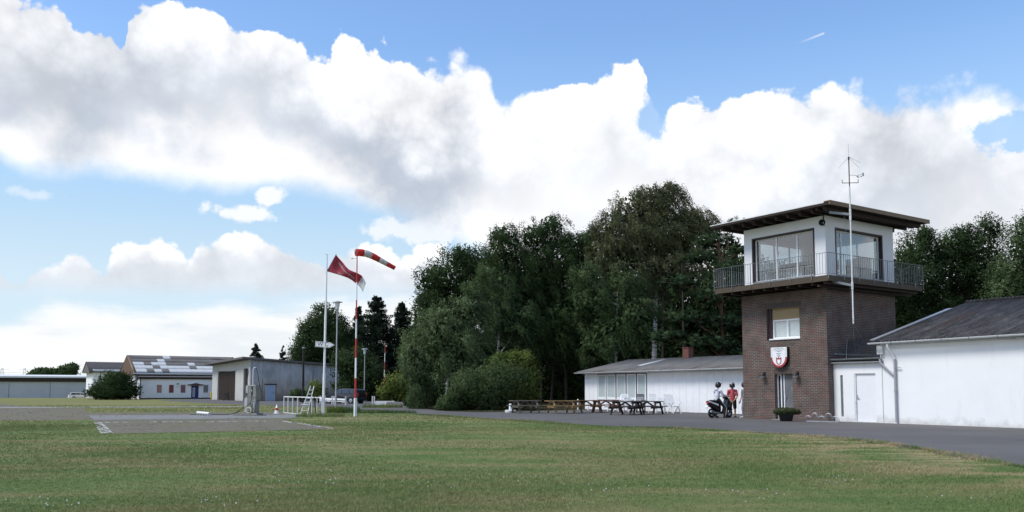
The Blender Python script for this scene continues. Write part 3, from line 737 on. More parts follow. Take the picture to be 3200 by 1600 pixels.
# roof
RX0, RX1, RY0, RY1 = -5.85, 1.08, -1.05, 6.86
MB().box(RX0, RX1 - .05, RY0, RY1, 9.565, 9.66).build('roof_board', M['dark_wood'], tower)
mb = MB()
for i in range(10): x = -5.35 + i * .66; mb.box(x, x + .11, RY0 + .22, RY1 - .22, 9.365, 9.563)
for x in (.25, .62): mb.box(x, x + .10, RY0 + .12, RY1 - .12, 9.42, 9.563)
mb.build('rafters', M['dark_wood'], tower)
MB().box(RX1 - .048, RX1 + .02, RY0 - .02, RY1 + .02, 9.555, 9.74).box(RX1 - .30, RX1 - .05, RY0 - .02, RY1 + .02, 9.70, 9.74).build('fascia', M['bronze'], tower)
MB().box(RX0 - .02, RX1 - .302, RY0 - .022, RY1 + .02, 9.662, 9.70).build('roof_sheet', M['white_old'], tower)
# inside the cabin
ck = thing('control_desk', 'pale control desk standing inside the tower cabin behind the front window', 'desk', TL(-2.3, .85, 6.5), TA)
MB().box(-1.6, 1.6, -.30, .35, .70, .75).build('desk_top', M['cream'], ck)
MB().box(-1.55, -1.45, -.25, .30, 0, .70).build('desk_leg', M['white'], ck); MB().box(1.45, 1.55, -.25, .30, 0, .70).build('desk_leg', M['white'], ck); MB().box(-.2, .5, -.1, .3, 0, .70).build('drawer_unit', M['white'], ck)
MB().hexa([(-.9, .0, .75), (.6, .0, .75), (.6, .33, .75), (-.9, .33, .75), (-.9, .15, 1.05), (.6, .15, 1.05), (.6, .33, 1.05), (-.9, .33, 1.05)]).build('instrument_panel', M['black'], ck)
cu = thing('office_cupboard', 'cream cupboard standing inside the tower cabin by the right window', 'cupboard', TL(-1.1, 4.2, 6.5), TA)
MB().box(-.5, .5, -.3, .3, 0, 1.35).build('carcass', M['cream'], cu); MB().box(-.49, -.01, -.325, -.302, .02, 1.33).box(.01, .49, -.325, -.302, .02, 1.33).build('door', M['cream'], cu)
oc = thing('office_chair', 'dark office chair standing inside the tower cabin beside the desk', 'chair', TL(-1.0, 1.9, 6.5), TA)
MB().box(-.25, .25, -.25, .25, .45, .53).build('seat', M['black'], oc); MB().box(-.23, .23, .22, .28, .6, 1.1).build('backrest', M['black'], oc); MB().tube([(0, 0, 0), (0, 0, .45)], .04).build('post', M['steel'], oc)

# ------------------------------------------------------------------ white annex and long white building on the right
annex = thing('annex_building', 'low white annex with plain white door between the brick tower and the long building', 'annex', TO, TA)
ad = (1.02, 2.06, .03, 2.14); asw = (.34, .47, .24, 2.08)
mb = MB(); facade(mb, FR(.4), .002, 2.38, 0, 2.60, [ad, asw], .28); mb.box(.002, 2.38, .68, 4.6, 0, 2.55)
mb.build('wall', M['plaster'], annex)
d_ = MB().box(1.10, 2.06, .47, .52, .04, 2.13).build('door', M['white'], annex)
MB().box(1.02, 1.099, .41, .60, .03, 2.14).build('door_frame', M['white_old'], annex)
MB().box(1.135, 1.16, .445, .47, 1.0, 1.2).bar((1.15, .43, 1.07), (1.25, .43, 1.07), .02, .02).bar((1.15, .47, 1.07), (1.15, .43, 1.07), .02, .02).build('handle', M['steel'], d_)
mb = MB()
for i in range(9): mb.box(.342, .468, .45, .50, .245 + i * .2035, .245 + i * .2035 + .19)
mb.build('glass_block_window', M['glassblock'], annex)
MB().box(.002, 2.44, .22, 4.6, 2.605, 2.66).build('roof', M['zinc'], annex)
MB().box(.002, .05, .5, 4.0, 3.0, 3.09).build('flashing', M['zinc'], annex)
gutter('gutter', (.0, .23, 2.80), (2.46, .23, 2.82), .075, M['zinc'], annex, .5)
MB().box(.002, 2.4, .30, .36, 2.60, 2.80).build('fascia', M['dark_wood'], annex)
MB().tube([(2.40, .23, 2.76), (2.42, .24, 2.58), (2.55, .30, 2.42), (2.86, .31, 2.14), (3.0, .31, 2.03)], .045, 10).build('downpipe', M['pipe'], annex)

rb = thing('long_building', 'long white rendered building with dark corrugated roof right of the tower', 'building', TO, TA)
MB().box(2.40, 16, .4, .7, 0, 3.36).box(2.40, 2.7, .7, 15.6, 0, 3.36).box(15.7, 16, .7, 15.6, 0, 3.36).box(2.7, 15.7, 15.3, 15.6, 0, 3.36).build('wall', M['plaster'], rb)
MB().prism([(.4, 3.362), (15.6, 3.362), (8.0, 5.45)], 2.42, 2.66, axis='x').build('gable', M['plaster'], rb)
MB().box(2.375, 2.400, .37, .41, .0, 2.94).build('joint_strip', M['white_old'], rb)
MB().box(2.25, 2.52, .26, .42, 2.95, 3.34).build('eaves_block', M['white_old'], rb)
mb = MB()
n = int(13.6 / .177)
corr(mb, (2.12, .10, 3.50), (13.9, 0, 0), (0, 7.92, 2.13), .177, .034); corr(mb, (2.12, 15.94, 3.50), (13.9, 0, 0), (0, -7.92, 2.13), .177, .026)
rr = solid(mb.build('roof', M['roof_right'], rb), .012)
MB().bar((2.10, .20, 3.57), (2.10, 6.55, 5.275), .24, .035).build('verge_flashing', M['steel'], rr)
mb = MB()
for i in range(79): mb.tube([(2.2 + i * .177, 7.86, 5.64), (2.2 + i * .177, 8.0, 5.69), (2.2 + i * .177, 8.14, 5.64)], .07, 6)
mb.build('ridge_cap', M['roof_right'], rr)
gutter('gutter', (2.02, .02, 3.44), (16.1, .02, 3.60), .075, M['gutter_white'], rb, 1.15)
MB().box(2.4, 16, .33, .398, 3.34, 3.44).build('fascia', M['white_old'], rb)
dp = MB().tube([(3.03, .31, 2.70), (3.03, .31, .06)], .05, 12).tube([(3.03, .31, 2.72), (3.03, .31, 2.66)], .058, 12).build('downpipe', M['pipe'], rb)
MB().tube([(2.88, .05, 3.38), (2.88, .06, 3.22), (2.93, .16, 3.08), (3.01, .30, 2.80), (3.03, .31, 2.70)], .052, 12).build('pipe_elbow', M['gutter_white'], dp)
MB().box(2.97, 3.09, .25, .40, 1.36, 1.39).build('pipe_clip', M['steel'], dp); MB().box(2.97, 3.30, .30, .33, 2.36, 2.385).build('pipe_clip', M['steel'], dp)

# ------------------------------------------------------------------ clubhouse on the left of the tower
club = thing('clubhouse', 'low white panelled clubhouse with grey corrugated roof left of the tower', 'building', TO, TA)
mb = MB().box(-22.68, -7.0, 4.425, 4.7, 0, 2.50, 1).box(-22.7, -22.45, 4.7, 13.0, 0, 2.5).box(-7.25, -7.0, 4.7, 13, 0, 2.5).box(-22.45, -7.25, 12.75, 13, 0, 2.5)
xj = [-22.7, -22.2, -21.75, -21.33]
for a, b in zip(xj[:-1], xj[1:]): mb.box(a + .006, b - .006, 4.40, 4.424, .05, 2.48)
x = -16.42
while x < -7.2: w_ = random.choice((.52, .56, .60)); mb.box(x + .006, x + w_ - .006, 4.40, 4.424, .05, 2.48); x += w_
x = -21.33
while x < -16.5: w_ = .613; mb.box(x + .006, x + w_ - .006, 4.40, 4.424, .05, .76); x += w_
mb.build('panel_wall', [M['panel'], M['zinc']], club)
we = [-21.30, -20.36, -19.36, -18.36, -17.36, -16.44]
for i in range(5):
    window(club, FR(4.40), we[i] + .05, we[i + 1] - .05, .80, 2.42, -.045, .085, (), gm='glass', back='curtain', fm='white', bo=.036)
mb = MB()
for i in (2, 3, 4): mb.box(we[i] - .045, we[i] + .045, 4.34, 4.42, .80, 2.46)
mb.box(-21.3, -16.44, 4.345, 4.42, 2.425, 2.48)
mb.build('mullion', M['brown_trim'], club)
MB().box(-21.3, -16.44, 4.30, 4.42, .73, .795).build('window_sill', M['white_old'], club)
MB().prism([(4.4, 2.5), (13.0, 2.5), (8.7, 3.42)], -22.68, -22.45, axis='x').build('gable', M['panel'], club)
mb = MB()
corr(mb, (-23.05, 3.92, 2.62), (16.2, 0, 0), (0, 4.78, .93), .177, .026); corr(mb, (-23.05, 13.48, 2.62), (16.2, 0, 0), (0, -4.78, .93), .177, .026)
cr = solid(mb.build('roof', M['roof_club'], club))
MB().box(-17.10, -16.55, 8.3, 8.75, 3.40, 4.17).box(-17.13, -16.52, 8.27, 8.78, 4.172, 4.22).build('chimney', M['brick_red'], cr)
mb = MB(); corr(mb, (-18.6, 5.6, 3.00), (.35, 0, 0), (0, 2.3, .445), .177, .026); solid(mb.build('roof_light', M['roof_white'], cr))
gutter('gutter', (-23.12, 3.84, 2.57), (-7.0, 3.84, 2.65), .07, M['gutter_white'], club, 1.1)
MB().box(-22.9, -7.0, 4.30, 4.40, 2.485, 2.57).build('fascia', M['white'], club)

# ------------------------------------------------------------------ grey hangar
hang = thing('grey_hangar', 'grey corrugated hangar with dark sliding doors and sloping flat roof', 'hangar', TO, TA)
def htop(x, y): return 4.80 + (x + 74.25) / 16.1 * 0.36 - (y + 3.16) / 10.9 * 0.64
HX0, HX1, HY0, HY1 = -90.4, -74.25, -3.16, 7.75
doors = [(-87.85, -80.1, 0.0, 3.62), (-76.85, -75.15, 0.0, 3.80)]
mb = MB(); facade(mb, FR(HY0), HX0, HX1 - .05, 0, 4.42, doors, .3)
mb.add([(HX0, HY0, 4.42), (HX1 - .05, HY0, 4.42), (HX1 - .05, HY0, htop(HX1, HY0)), (HX0, HY0, htop(HX0, HY0) + .01), (HX0, HY0 + .3, 4.42), (HX1 - .05, HY0 + .3, 4.42), (HX1 - .05, HY0 + .3, htop(HX1, HY0)), (HX0, HY0 + .3, htop(HX0, HY0) + .01)],
       [(0, 1, 2, 3), (4, 5, 6, 7), (0, 3, 7, 4), (1, 2, 6, 5)])
mb.box(HX0, HX0 + .3, HY0 + .3, HY1, 0, 3.7).box(HX0 + .3, HX1 - .3, HY1 - .3, HY1, 0, 3.4)
mb.build('front_wall', M['plaster_grey'], hang)
k = NB('corrugated_grey'); v = k.co('Object', (1, 1, .5)); f = k.noise(v, .7, 6, .65)
c = k.ramp(f, (0.3, (0.30, 0.295, 0.28)), (0.55, (0.47, 0.46, 0.44)), (0.75, (0.60, 0.59, 0.565)))
st = k.noise(k.co('Object', (1.0, 1.2, .12)), 1.6, 6, .7); c = k.mix(k.ramp(st, (0.56, (0, 0, 0)), (0.70, (.8, .8, .8))), c, (0.14, 0.135, 0.13))
gs = k.noise(k.co('Object', (1, .8, .5)), .5, 5, .6); c = k.mix(k.ramp(gs, (.55, (0, 0, 0)), (.7, (.5, .5, .5))), c, (0.26, 0.30, 0.30))
k.base(c); M['corr_grey'] = k.set(.8, 0, .3)
mb = MB(); n = 68; per = 6; vs = []
for i in range(n * per + 1):
    y = HY0 + (HY1 - HY0) * i / (n * per); x = HX1 - .03 + .028 * sin(2 * pi * i / per)
    vs += [(x, y, 0), (x, y, 2.25), (x + .012, y, 2.26), (x + .012, y, htop(HX1, y) - .02)]
fs = [(4 * i + a, 4 * i + 4 + a, 4 * i + 5 + a, 4 * i + 1 + a) for i in range(n * per) for a in (0, 1, 2)]
mb.add(vs, fs, 0, True); solid(mb.build('corrugated_wall', M['corr_grey'], hang), .02)
for a, b, z in ((-87.85, -83.98, 3.60), (-83.92, -80.1, 3.60), (-76.85, -75.15, 3.78)):
    mb = MB().box(a, b, HY0 + .20, HY0 + .27, .03, z)
    q = a + .05
    while q < b - .2: mb.box(q, q + .16, HY0 + .185, HY0 + .199, .05, z - .02); q += .2
    mb.build('sliding_door', M['dark_wood'], hang)
MB().box(-88.3, -79.6, HY0 - .06, HY0 - .002, 3.64, 3.76).build('door_rail', M['plaster_grey'], hang)
P = [(HX0 - .5, HY0 - 1.0), (HX1 + .25, HY0 - 1.0), (HX1 + .25, HY1 + .2), (HX0 - .5, HY1 + .2)]
mb = MB(); mb.hexa([(x, y, htop(x, y) + .02) for x, y in P] + [(x, y, htop(x, y) + .24) for x, y in P]); mb.build('roof', M['roof_far'], hang)
dr = MB().box(HX1 + .01, HX1 + .07, -1.27, -.33, .02, 1.86).build('door', paint('pale_blue_door', (0.33, 0.42, 0.56), .5, .05), hang)
MB().box(HX1 + .072, HX1 + .10, -.47, -.42, .9, 1.05).build('handle', M['black'], dr)
MB().box(HX1 + .01, HX1 + .075, -1.38, -1.272, 0, 1.90).box(HX1 + .01, HX1 + .075, -.328, -.22, 0, 1.90).build('door_frame', M['plaster_grey'], hang)
MB().box(HX1 + .0, HX1 + .16, -1.52, -.08, 1.905, 2.0).build('door_hood', M['dark_wood'], hang)

# ------------------------------------------------------------------ long white building with the patched roof
wb = thing('white_building', 'long white building with patched corrugated roof, blue door and red windows', 'building', TO, TA)
WX = -99.85
ho = [(-8.05, -7.33, .80, 2.0), (-6.49, -5.76, .80, 2.0), (-4.95, -4.20, .80, 2.0), (-3.49, -2.49, 0.0, 1.86), (-1.88, -1.12, .80, 1.98)]
mb = MB(); facade(mb, RT(WX), -10.25, 3.0, 0, 2.75, ho, .28); mb.box(WX - 1.6, WX - .28, -10.25, -9.97, 0, 2.75)
mb.build('extension_wall', M['plaster'], wb)
mb = MB().box(-111.0, WX - 1.6, -10.6, -10.3, 0, 3.62).box(WX - 1.9, WX - 1.6, -10.3, 4, 0, 3.62).box(-111, -110.7, -10.3, 4, 0, 3.62)
mb.build('wall', M['plaster'], wb)
for h in ho:
    if h[2] > 0:
        red = h[0] < -3
        w = window(wb, RT(WX), h[0], h[1], h[2], h[3], .05, .06, (), gm='glass_far' if not red else 'glass', sill='white')
        MB().box(h[0] + .06, h[1] - .06, .14, .16, h[2] + .06, h[3] - .06).xf(RT(WX)).build('curtain', paint('red_curtain', (.34, .065, .075), .9, .1, 3) if red else M['interior'], w)
        MB().box(h[0] - .10, h[0] - .002, -.03, .02, h[2] - .1, h[3] + .1).box(h[1] + .002, h[1] + .10, -.03, .02, h[2] - .1, h[3] + .1).box(h[0] - .002, h[1] + .002, -.03, .02, h[3] + .002, h[3] + .1).xf(RT(WX)).build('surround', M['white'], w)
dr = MB().box(-3.47, -2.51, .06, .12, .01, 1.85).xf(RT(WX)).build('door', paint('blue_door', (0.022, 0.030, 0.16), .45, .1), wb)
MB().box(-3.27, -2.99, .035, .058, .28, 1.55).xf(RT(WX)).build('door_glazing', M['white'], dr)
MB().box(-3.22, -3.04, .025, .034, .33, 1.50).xf(RT(WX)).build('pane', M['glass_far'], dr)
pr = [(-3.97, 1.88), (-1.94, 1.88), (-1.94, 2.03), (-2.3, 2.05), (-2.6, 2.14), (-2.95, 2.22), (-3.3, 2.14), (-3.6, 2.05), (-3.97, 2.03)]
cp = MB().prism(pr, -.30, -.002).xf(RT(WX)).build('door_canopy', M['brown_trim'], wb)
mb = MB()
for a, b in zip(pr[2:-1], pr[3:]): mb.hexa([(a[0], -.34, a[1] + .004), (b[0], -.34, b[1] + .004), (b[0], 0, b[1] + .004), (a[0], 0, a[1] + .004), (a[0], -.34, a[1] + .06), (b[0], -.34, b[1] + .06), (b[0], 0, b[1] + .06), (a[0], 0, a[1] + .06)])
mb.xf(RT(WX)).build('canopy_edge', M['white'], cp)
MB().box(-10.2, -3.49, -.02, -.002, 0, .16).box(-2.49, 3, -.02, -.002, 0, .16).xf(RT(WX)).build('plinth', M['black'], wb)
MB().box(-10.35, 3, -.25, 1.55, 2.752, 2.98).xf(RT(WX)).build('fascia', M['dark_wood'], wb)
mb = MB(); corr(mb, (WX + .35, -10.45, 3.02), (0, 13.4, 0), (-1.95, 0, .30), .177, .02); solid(mb.build('extension_roof', M['roof_far'], wb))
MB().box(-10.95, 3, .62, .72, 3.42, 3.60).xf(RT(WX)).build('gutter', M['gutter_white'], wb)
# patched main roof: one sheet grid, the pale replacement sheets as faces of their own colour
EX, RXX, EZ, RZ = WX - .70, -105.85, 3.66, 6.15
cols = [0, .42] + [.42 + .98 * i for i in range(1, 20)]
pale = {0: [(0, 2), (3, 4), (5, 99)], 1: [(0, 3), (4, 8), (9, 99)], 2: [(0, 2), (3, 5), (8, 9)], 3: [(4, 5)], 4: [(5, 6)]}
mb = MB(); per = 6
for r in range(5):
    t0, t1 = r / 5, (r + 1) / 5
    for ci in range(15):
        ya, yb = -10.55 + cols[ci], -10.55 + cols[ci + 1]
        ip = any(a <= ci < b for a, b in pale[r])
        nw = max(1, round((yb - ya) / .20)); vs = []
        for i in range(nw * per + 1):
            y = ya + (yb - ya) * i / (nw * per); h = .03 * sin(2 * pi * i / per)
            for t in (t0, t1): vs.append((EX + (RXX - EX) * t + h * .4, y, EZ + (RZ - EZ) * t + h + .004 * (5 - r)))
        mb.add(vs, [(2 * i, 2 * i + 2, 2 * i + 3, 2 * i + 1) for i in range(nw * per)], int(ip), True)
    mb.box(EX + (RXX - EX) * t0 - .2, EX + (RXX - EX) * t0 - .1, -10.9, -10.56, EZ + (RZ - EZ) * t0, EZ + (RZ - EZ) * t0 + .02) if False else None
mb.add([(EX, -10.95, EZ + .01), (EX, -10.55, EZ + .01), (RXX, -10.55, RZ + .01), (RXX, -10.95, RZ + .01)], [(0, 1, 2, 3)], 2)
mb.add([(RXX, -10.95, RZ), (RXX, 4, RZ), (2 * RXX - EX, 4, EZ), (2 * RXX - EX, -10.95, EZ)], [(0, 1, 2, 3)], 0)
solid(mb.build('roof', [M['roof_far'], M['roof_white'], M['bronze']], wb), .03)
k = NB('brown_boards'); s = k.n('ShaderNodeTexWave'); k.l(k.co('Object', (1, 1, 1)), s.inputs[0]); s.inputs['Scale'].default_value = 2.6; s.inputs['Distortion'].default_value = .3
k.base(k.ramp(s.outputs[0], (.2, (.085, .052, .038)), (.6, (.165, .105, .075)))); M['boards'] = k.set(.8, 0, .2)
MB().prism([(EX - .1, 3.30), (EX - .1, EZ - .03), (RXX, RZ - .06), (2 * RXX - EX + .1, EZ - .03), (2 * RXX - EX + .1, 3.30)], -10.92, -10.62).build('gable_boards', M['boards'], wb)
MB().tube([(WX + .06, -10.15, 2.74), (WX + .06, -10.15, 0)], .05).build('downpipe', M['brown_trim'], wb)

lan = thing('wall_lantern', 'small black lantern on the white wall between red windows', 'lamp', TL(WX, -5.35, 1.75), TA)
lan['group'] = 'lanterns'
del lan['group']
mb = MB().bar((0, 0, -.15), (.18, 0, -.10), .03, .03).bar((.18, 0, -.12), (.18, 0, 0), .03, .03); mb.build('bracket', M['black'], lan)
MB().lathe([(.02, 0), (.09, .02), (.15, .28), (.17, .29)], (.18, 0, 0), 6, smooth=False).build('lantern_glass', M['white'], lan)
MB().lathe([(.19, .29), (.10, .40), (.02, .45)], (.18, 0, 0), 6, smooth=False).build('cap', M['black'], lan)
yb = thing('waste_bin', 'yellow wheeled waste bin at the corner of the grey hangar', 'bin', TL(-97.9, -1.1, 0), TA)
Y_ = paint('yellow_plastic', (.62, .42, .015), .45, .05)
MB().hexa([(-.22, -.24, .08), (.22, -.24, .08), (.22, .24, .08), (-.22, .24, .08), (-.28, -.30, .86), (.28, -.30, .86), (.28, .30, .86), (-.28, .30, .86)]).build('body', Y_, yb, .02)
MB().hexa([(-.31, -.33, .862), (.31, -.33, .862), (.31, .33, .862), (-.31, .33, .862), (-.27, -.28, .94), (.27, -.28, .94), (.27, .28, .94), (-.27, .28, .94)]).build('lid', Y_, yb, .015)
for y in (-.22, .22): MB().tube([(-.2, y - .03, .10), (-.2, y + .03, .10)], .10, 12).build('wheel', M['rubber'], yb)
tr = thing('trestle', 'black folding trestle standing before the grey hangar doors', 'trestle', TL(-79.7, -4.3, 0), TA)
MB().box(-.95, .95, -.10, .10, .92, .98).build('beam', M['black'], tr)
for x in (-.7, .7):
    MB().bar((x - .05, -.05, .92), (x + .75 * (1 if x < 0 else -1), -.30, 0), .06, .05).bar((x, .05, .92), (x + .75 * (1 if x < 0 else -1), .30, 0), .06, .05).build('leg', M['black'], tr)

# gabled building behind the bush, low hangar row on the far left
gb = thing('gabled_hall', 'white hall with steep dark roof half hidden behind the round bush', 'building', TO, TA)
gx, gy, _ = Tinv(at(289, 1240, 165))
mb = MB().box(gx - 9, gx, gy, gy + 22, -1, 5.2); mb.build('wall', M['plaster'], gb)
mb = MB(); corr(mb, (gx + .5, gy - .8, 4.6), (0, 23.5, 0), (-5.0, 0, 2.1), .4, .04); corr(mb, (gx - 9.5, gy - .8, 4.6), (0, 23.5, 0), (5.0, 0, 2.1), .4, .04)
solid(mb.build('roof', paint('dark_roof', (.062, .058, .058), .9, .2, 2), gb), .03)
MB().prism([(gx + .3, 4.50), (gx - 4.5, 6.62), (gx - 9.3, 4.50)], gy - .7, gy - .002).build('gable', paint('grey_gable', (.12, .12, .10), .9, .2, 3), gb)
MB().tube([(gx + .06, gy + 1.3, 4.5), (gx + .06, gy + 1.3, -1)], .06).build('downpipe', M['brown_trim'], gb)
hr = thing('hangar_row', 'long low row of pale grey hangar doors at the far left', 'hangar', TO, TA)
hx, hy, _ = Tinv(at(278, 1240, 186))
gm = paint('pale_grey_door', (.46, .49, .51), .6, .06, .4)
mb = MB().box(hx - 11, hx - .3, hy - 70, hy, -1.2, 2.9); mb.build('wall', M['plaster_grey'], hr)
for i in range(9): MB().box(hx - .29, hx - .15, hy - 7.6 * (i + 1) + .12, hy - 7.6 * i - .02, -1.2, 2.85).build('hangar_door', gm, hr)
MB().box(hx - .29, hx + .3, hy - 70.5, hy + .2, 2.9, 3.68).build('fascia', M['dark_wood'], hr)
MB().hexa([(hx - 11.5, hy - 70.5, 3.69), (hx + .7, hy - 70.5, 3.69), (hx + .7, hy + .2, 3.69), (hx - 11.5, hy + .2, 3.69), (hx - 11.5, hy - 70.5, 4.5), (hx + .7, hy - 70.5, 4.02), (hx + .7, hy + .2, 4.02), (hx - 11.5, hy + .2, 4.5)]).build('roof', M['white_old'], hr)

# ------------------------------------------------------------------ cars
def car(name, label, loc, rz, paintm, L, Hh, prof, glassq, wx, wr=.31, wd=1.72, ro=None):
    t = thing(name, label, 'car', loc, rz)
    # body lofted from a side outline; the upper part leans inwards
    def wid(z): return wd / 2 * (1 - max(0, z - .85) * .26) if z > .3 else wd / 2 * .94
    n = len(prof); vs = []
    for s in (-1, 1): vs += [(x, s * wid(z), z) for x, z in prof]
    bm = bmesh.new(); V = [bm.verts.new(v) for v in vs]
    bm.faces.new(V[:n]); bm.faces.new(V[n:][::-1])
    for i in range(n): bm.faces.new((V[i], V[(i + 1) % n], V[n + (i + 1) % n], V[n + i]))
    bmesh.ops.triangulate(bm, faces=[f for f in bm.faces if len(f.verts) > 4]); bmesh.ops.recalc_face_normals(bm, faces=bm.faces[:])
    me = bpy.data.meshes.new('body'); bm.to_mesh(me); bm.free(); me.materials.append(paintm)
    body = bpy.data.objects.new('body', me); COL.objects.link(body); body.parent = t
    b = body.modifiers.new('bevel', 'BEVEL'); b.width = .035; b.segments = 2; b.limit_method = 'ANGLE'; b.angle_limit = radians(25)
    gl = M['glass_car']
    for q in glassq['side']:
        for s in (-1, 1):
            vsq = [(x, s * (wid(z) + .006), z) for x, z in q]; vi = [(x, s * (wid(z) - .01), z) for x, z in q]; k_ = len(q)
            MB().add(vsq + vi, [tuple(range(k_)), tuple(range(k_, 2 * k_))] + [(i, (i + 1) % k_, k_ + (i + 1) % k_, k_ + i) for i in range(k_)]).build('side_window', gl, t)
    for nm in ('windscreen', 'rear_window'):
        (xa, za), (xb, zb) = glassq[nm]; wa, wb_ = wid(za) - .10, wid(zb) - .10; dx, dz = (zb - za), (xa - xb); l_ = sqrt(dx * dx + dz * dz); s_ = 1 if nm == 'windscreen' else -1
        ox, oz = s_ * abs(dx) / l_ * .012, abs(dz) / l_ * .012
        MB().hexa([(xa - ox, -wa, za - oz), (xa - ox, wa, za - oz), (xb - ox, wb_, zb - oz), (xb - ox, -wb_, zb - oz), (xa + ox, -wa, za + oz), (xa + ox, wa, za + oz), (xb + ox, wb_, zb + oz), (xb + ox, -wb_, zb + oz)]).build(nm, gl, t)
    for x in wx:
        for s in (-1, 1):
            y = s * (wd / 2 - .09)
            R = Matrix.Rotation(pi / 2, 4, 'X')
            MB().lathe([(wr * 1.16, -.03), (wr * 1.16, .03)], (x, s * (wd / 2 - .028), wr), 24, M=R).lathe([(.01, 0), (wr * 1.16, 0)], (x, s * (wd / 2 + .004), wr), 24, M=R).build('wheel_arch', M['black'], t)
            w = thing_part('wheel', t)
            MB().lathe([(wr * .62, -.09), (wr * .93, -.10), (wr, -.06), (wr, .06), (wr * .93, .10), (wr * .62, .09)], (x, y + s * .02, wr), 24, M=R).build('tyre', M['rubber'], w)
            MB().lathe([(.012, .085 * -s), (wr * .2, .075 * -s), (wr * .62, .06 * -s), (wr * .64, 0)], (x, y + s * .045, wr), 18, M=R).build('rim', M['steel'], w)
    x0, x1 = max(p[0] for p in prof), min(p[0] for p in prof)
    for s in (-1, 1):
        MB().hexa([(x0 - .30, s * (wd / 2 - .42), .60), (x0 - .02, s * (wd / 2 - .45), .60), (x0 - .14, s * (wd / 2 - .02), .60), (x0 - .38, s * (wd / 2 + .004), .60), (x0 - .36, s * (wd / 2 - .42), .755), (x0 - .10, s * (wd / 2 - .45), .74), (x0 - .20, s * (wd / 2 - .02), .745), (x0 - .42, s * (wd / 2 + .004), .755)]).build('headlight', M['glass_lamp'], t)
        MB().box(x1 - .012, x1 + .12, s * (wd / 2 - .16) - .09, s * (wd / 2 - .16) + .09, .72, 1.0).build('tail_light', M['red'], t)
        MB().box(glassq['windscreen'][0][0] - .28, glassq['windscreen'][0][0] - .10, s * (wd / 2 + .08) - .08, s * (wd / 2 + .08) + .08, .93, 1.05).build('mirror', paintm, t, .02)
    MB().box(x0 - .02, x0 + .03, -wd / 2 + .12, wd / 2 - .12, .28, .46).build('front_bumper', ro or paintm, t, .02)
    MB().box(x1 - .03, x1 + .02, -wd / 2 + .12, wd / 2 - .12, .32, .52).build('rear_bumper', ro or paintm, t, .02)
    MB().box(-1.0, 1.0, wd / 2 + .0, wd / 2 + .02, .48, .54).box(-1.0, 1.0, -wd / 2 - .02, -wd / 2, .48, .54).build('side_strip', ro or M['black'], t)
    return t
def thing_part(name, parent):
    o = bpy.data.objects.new(name, None); COL.objects.link(o); o.parent = parent; o.empty_display_size = .1; return o
M['glass_car'] = paint('car_glass', (.02, .024, .028), .05, .1, spec=.9)
M['glass_lamp'] = paint('lamp_glass', (.45, .47, .48), .1, .05, spec=.8)
k = NB('dark_blue_car_paint'); k.base((.012, .016, .032)); k.b.inputs['Coat Weight'].default_value = .8; M['car_dark'] = k.set(.35, .2, .5)
k = NB('white_car_paint'); k.base((.72, .73, .74)); k.b.inputs['Coat Weight'].default_value = .6; M['car_white'] = k.set(.4, 0, .5)
dprof = [(2.05, .28), (2.08, .55), (1.95, .70), (1.15, .93), (.95, .97), (.25, 1.36), (-.25, 1.45), (-1.2, 1.43), (-1.72, 1.34), (-1.98, .98), (-2.02, .60), (-1.95, .28)]
dglass = {'side': [[(.86, .96), (.26, 1.30), (-.12, 1.36), (-.16, .97)], [(-.22, .97), (-.20, 1.37), (-.95, 1.36), (-1.05, .99)], [(-1.12, 1.0), (-1.03, 1.355), (-1.45, 1.30), (-1.62, 1.03)]],
          'windscreen': ((.93, .99), (.28, 1.345)), 'rear_window': ((-1.95, 1.02), (-1.745, 1.31))}
cpos = G(1074, 1261.5); hd = atan2(-.38, -1.0)
car('parked_car', 'dark blue hatchback parked between the grey hangar and the trees', (cpos.x, cpos.y + .6, .012), pi - .42, M['car_dark'], 4.1, 1.45, dprof, dglass, (1.28, -1.27))
wprof = [(2.12, .28), (2.15, .55), (2.0, .70), (1.15, .90), (.95, .95), (.20, 1.38), (-.25, 1.44), (-1.5, 1.43), (-1.95, 1.37), (-2.12, .98), (-2.15, .60), (-2.1, .28)]
wglass = {'side': [[(.82, .95), (.20, 1.31), (-.10, 1.36), (-.12, .97)], [(-.20, .97), (-.18, 1.37), (-.95, 1.36), (-.98, .98)], [(-1.05, .98), (-1.02, 1.36), (-1.75, 1.33), (-1.92, 1.0)]],
          'windscreen': ((.93, .97), (.23, 1.36)), 'rear_window': ((-2.10, 1.02), (-1.97, 1.33))}
wc = at(251, 1246, 172)
car('parked_car', 'white estate car parked before the far grey hangar row', (wc.x, wc.y, float(hz(wc.x, wc.y))), TA + pi / 2 + .05, M['car_white'], 4.3, 1.45, wprof, wglass, (1.32, -1.30))

# ------------------------------------------------------------------ poles, flag, windsock, lamps
def stripes(name, label, cat, base, topp, cuts, r0, r1, mats, parts=('pole',), extra=None):
    t = thing(name, label, cat, base)
    d = Vector(topp) - Vector(base); mb = MB(); ms = []
    for i in range(len(cuts) - 1):
        a, b = cuts[i], cuts[i + 1]
        mb.tube([d * a, d * b], [r0 + (r1 - r0) * a, r0 + (r1 - r0) * b], 10, mats[i])
    mb.build('pole', [M['white'], M['red']], t)
    return t
b0 = G(1110, 1302); tp = at(1116, 800, b0.y)
def fr(py): return (1302 - py) / (1302 - 800)
ws = stripes('windsock_pole', 'tall red and white striped pole carrying the windsock', 'pole', b0, tp, [fr(1245), fr(1183), fr(1120), fr(1059), fr(999), fr(939), fr(883), 1.0], .062, .026, [1, 0, 1, 0, 1, 0, 1])
dv = tp - b0
MB().tube([(0, 0, 0), dv * fr(1245)], .085, 4).tube([(.0, -.12, 0), Vector((0, -.12, 0)) + dv * fr(1246)], .035, 8).build('foot', M['white'], ws)
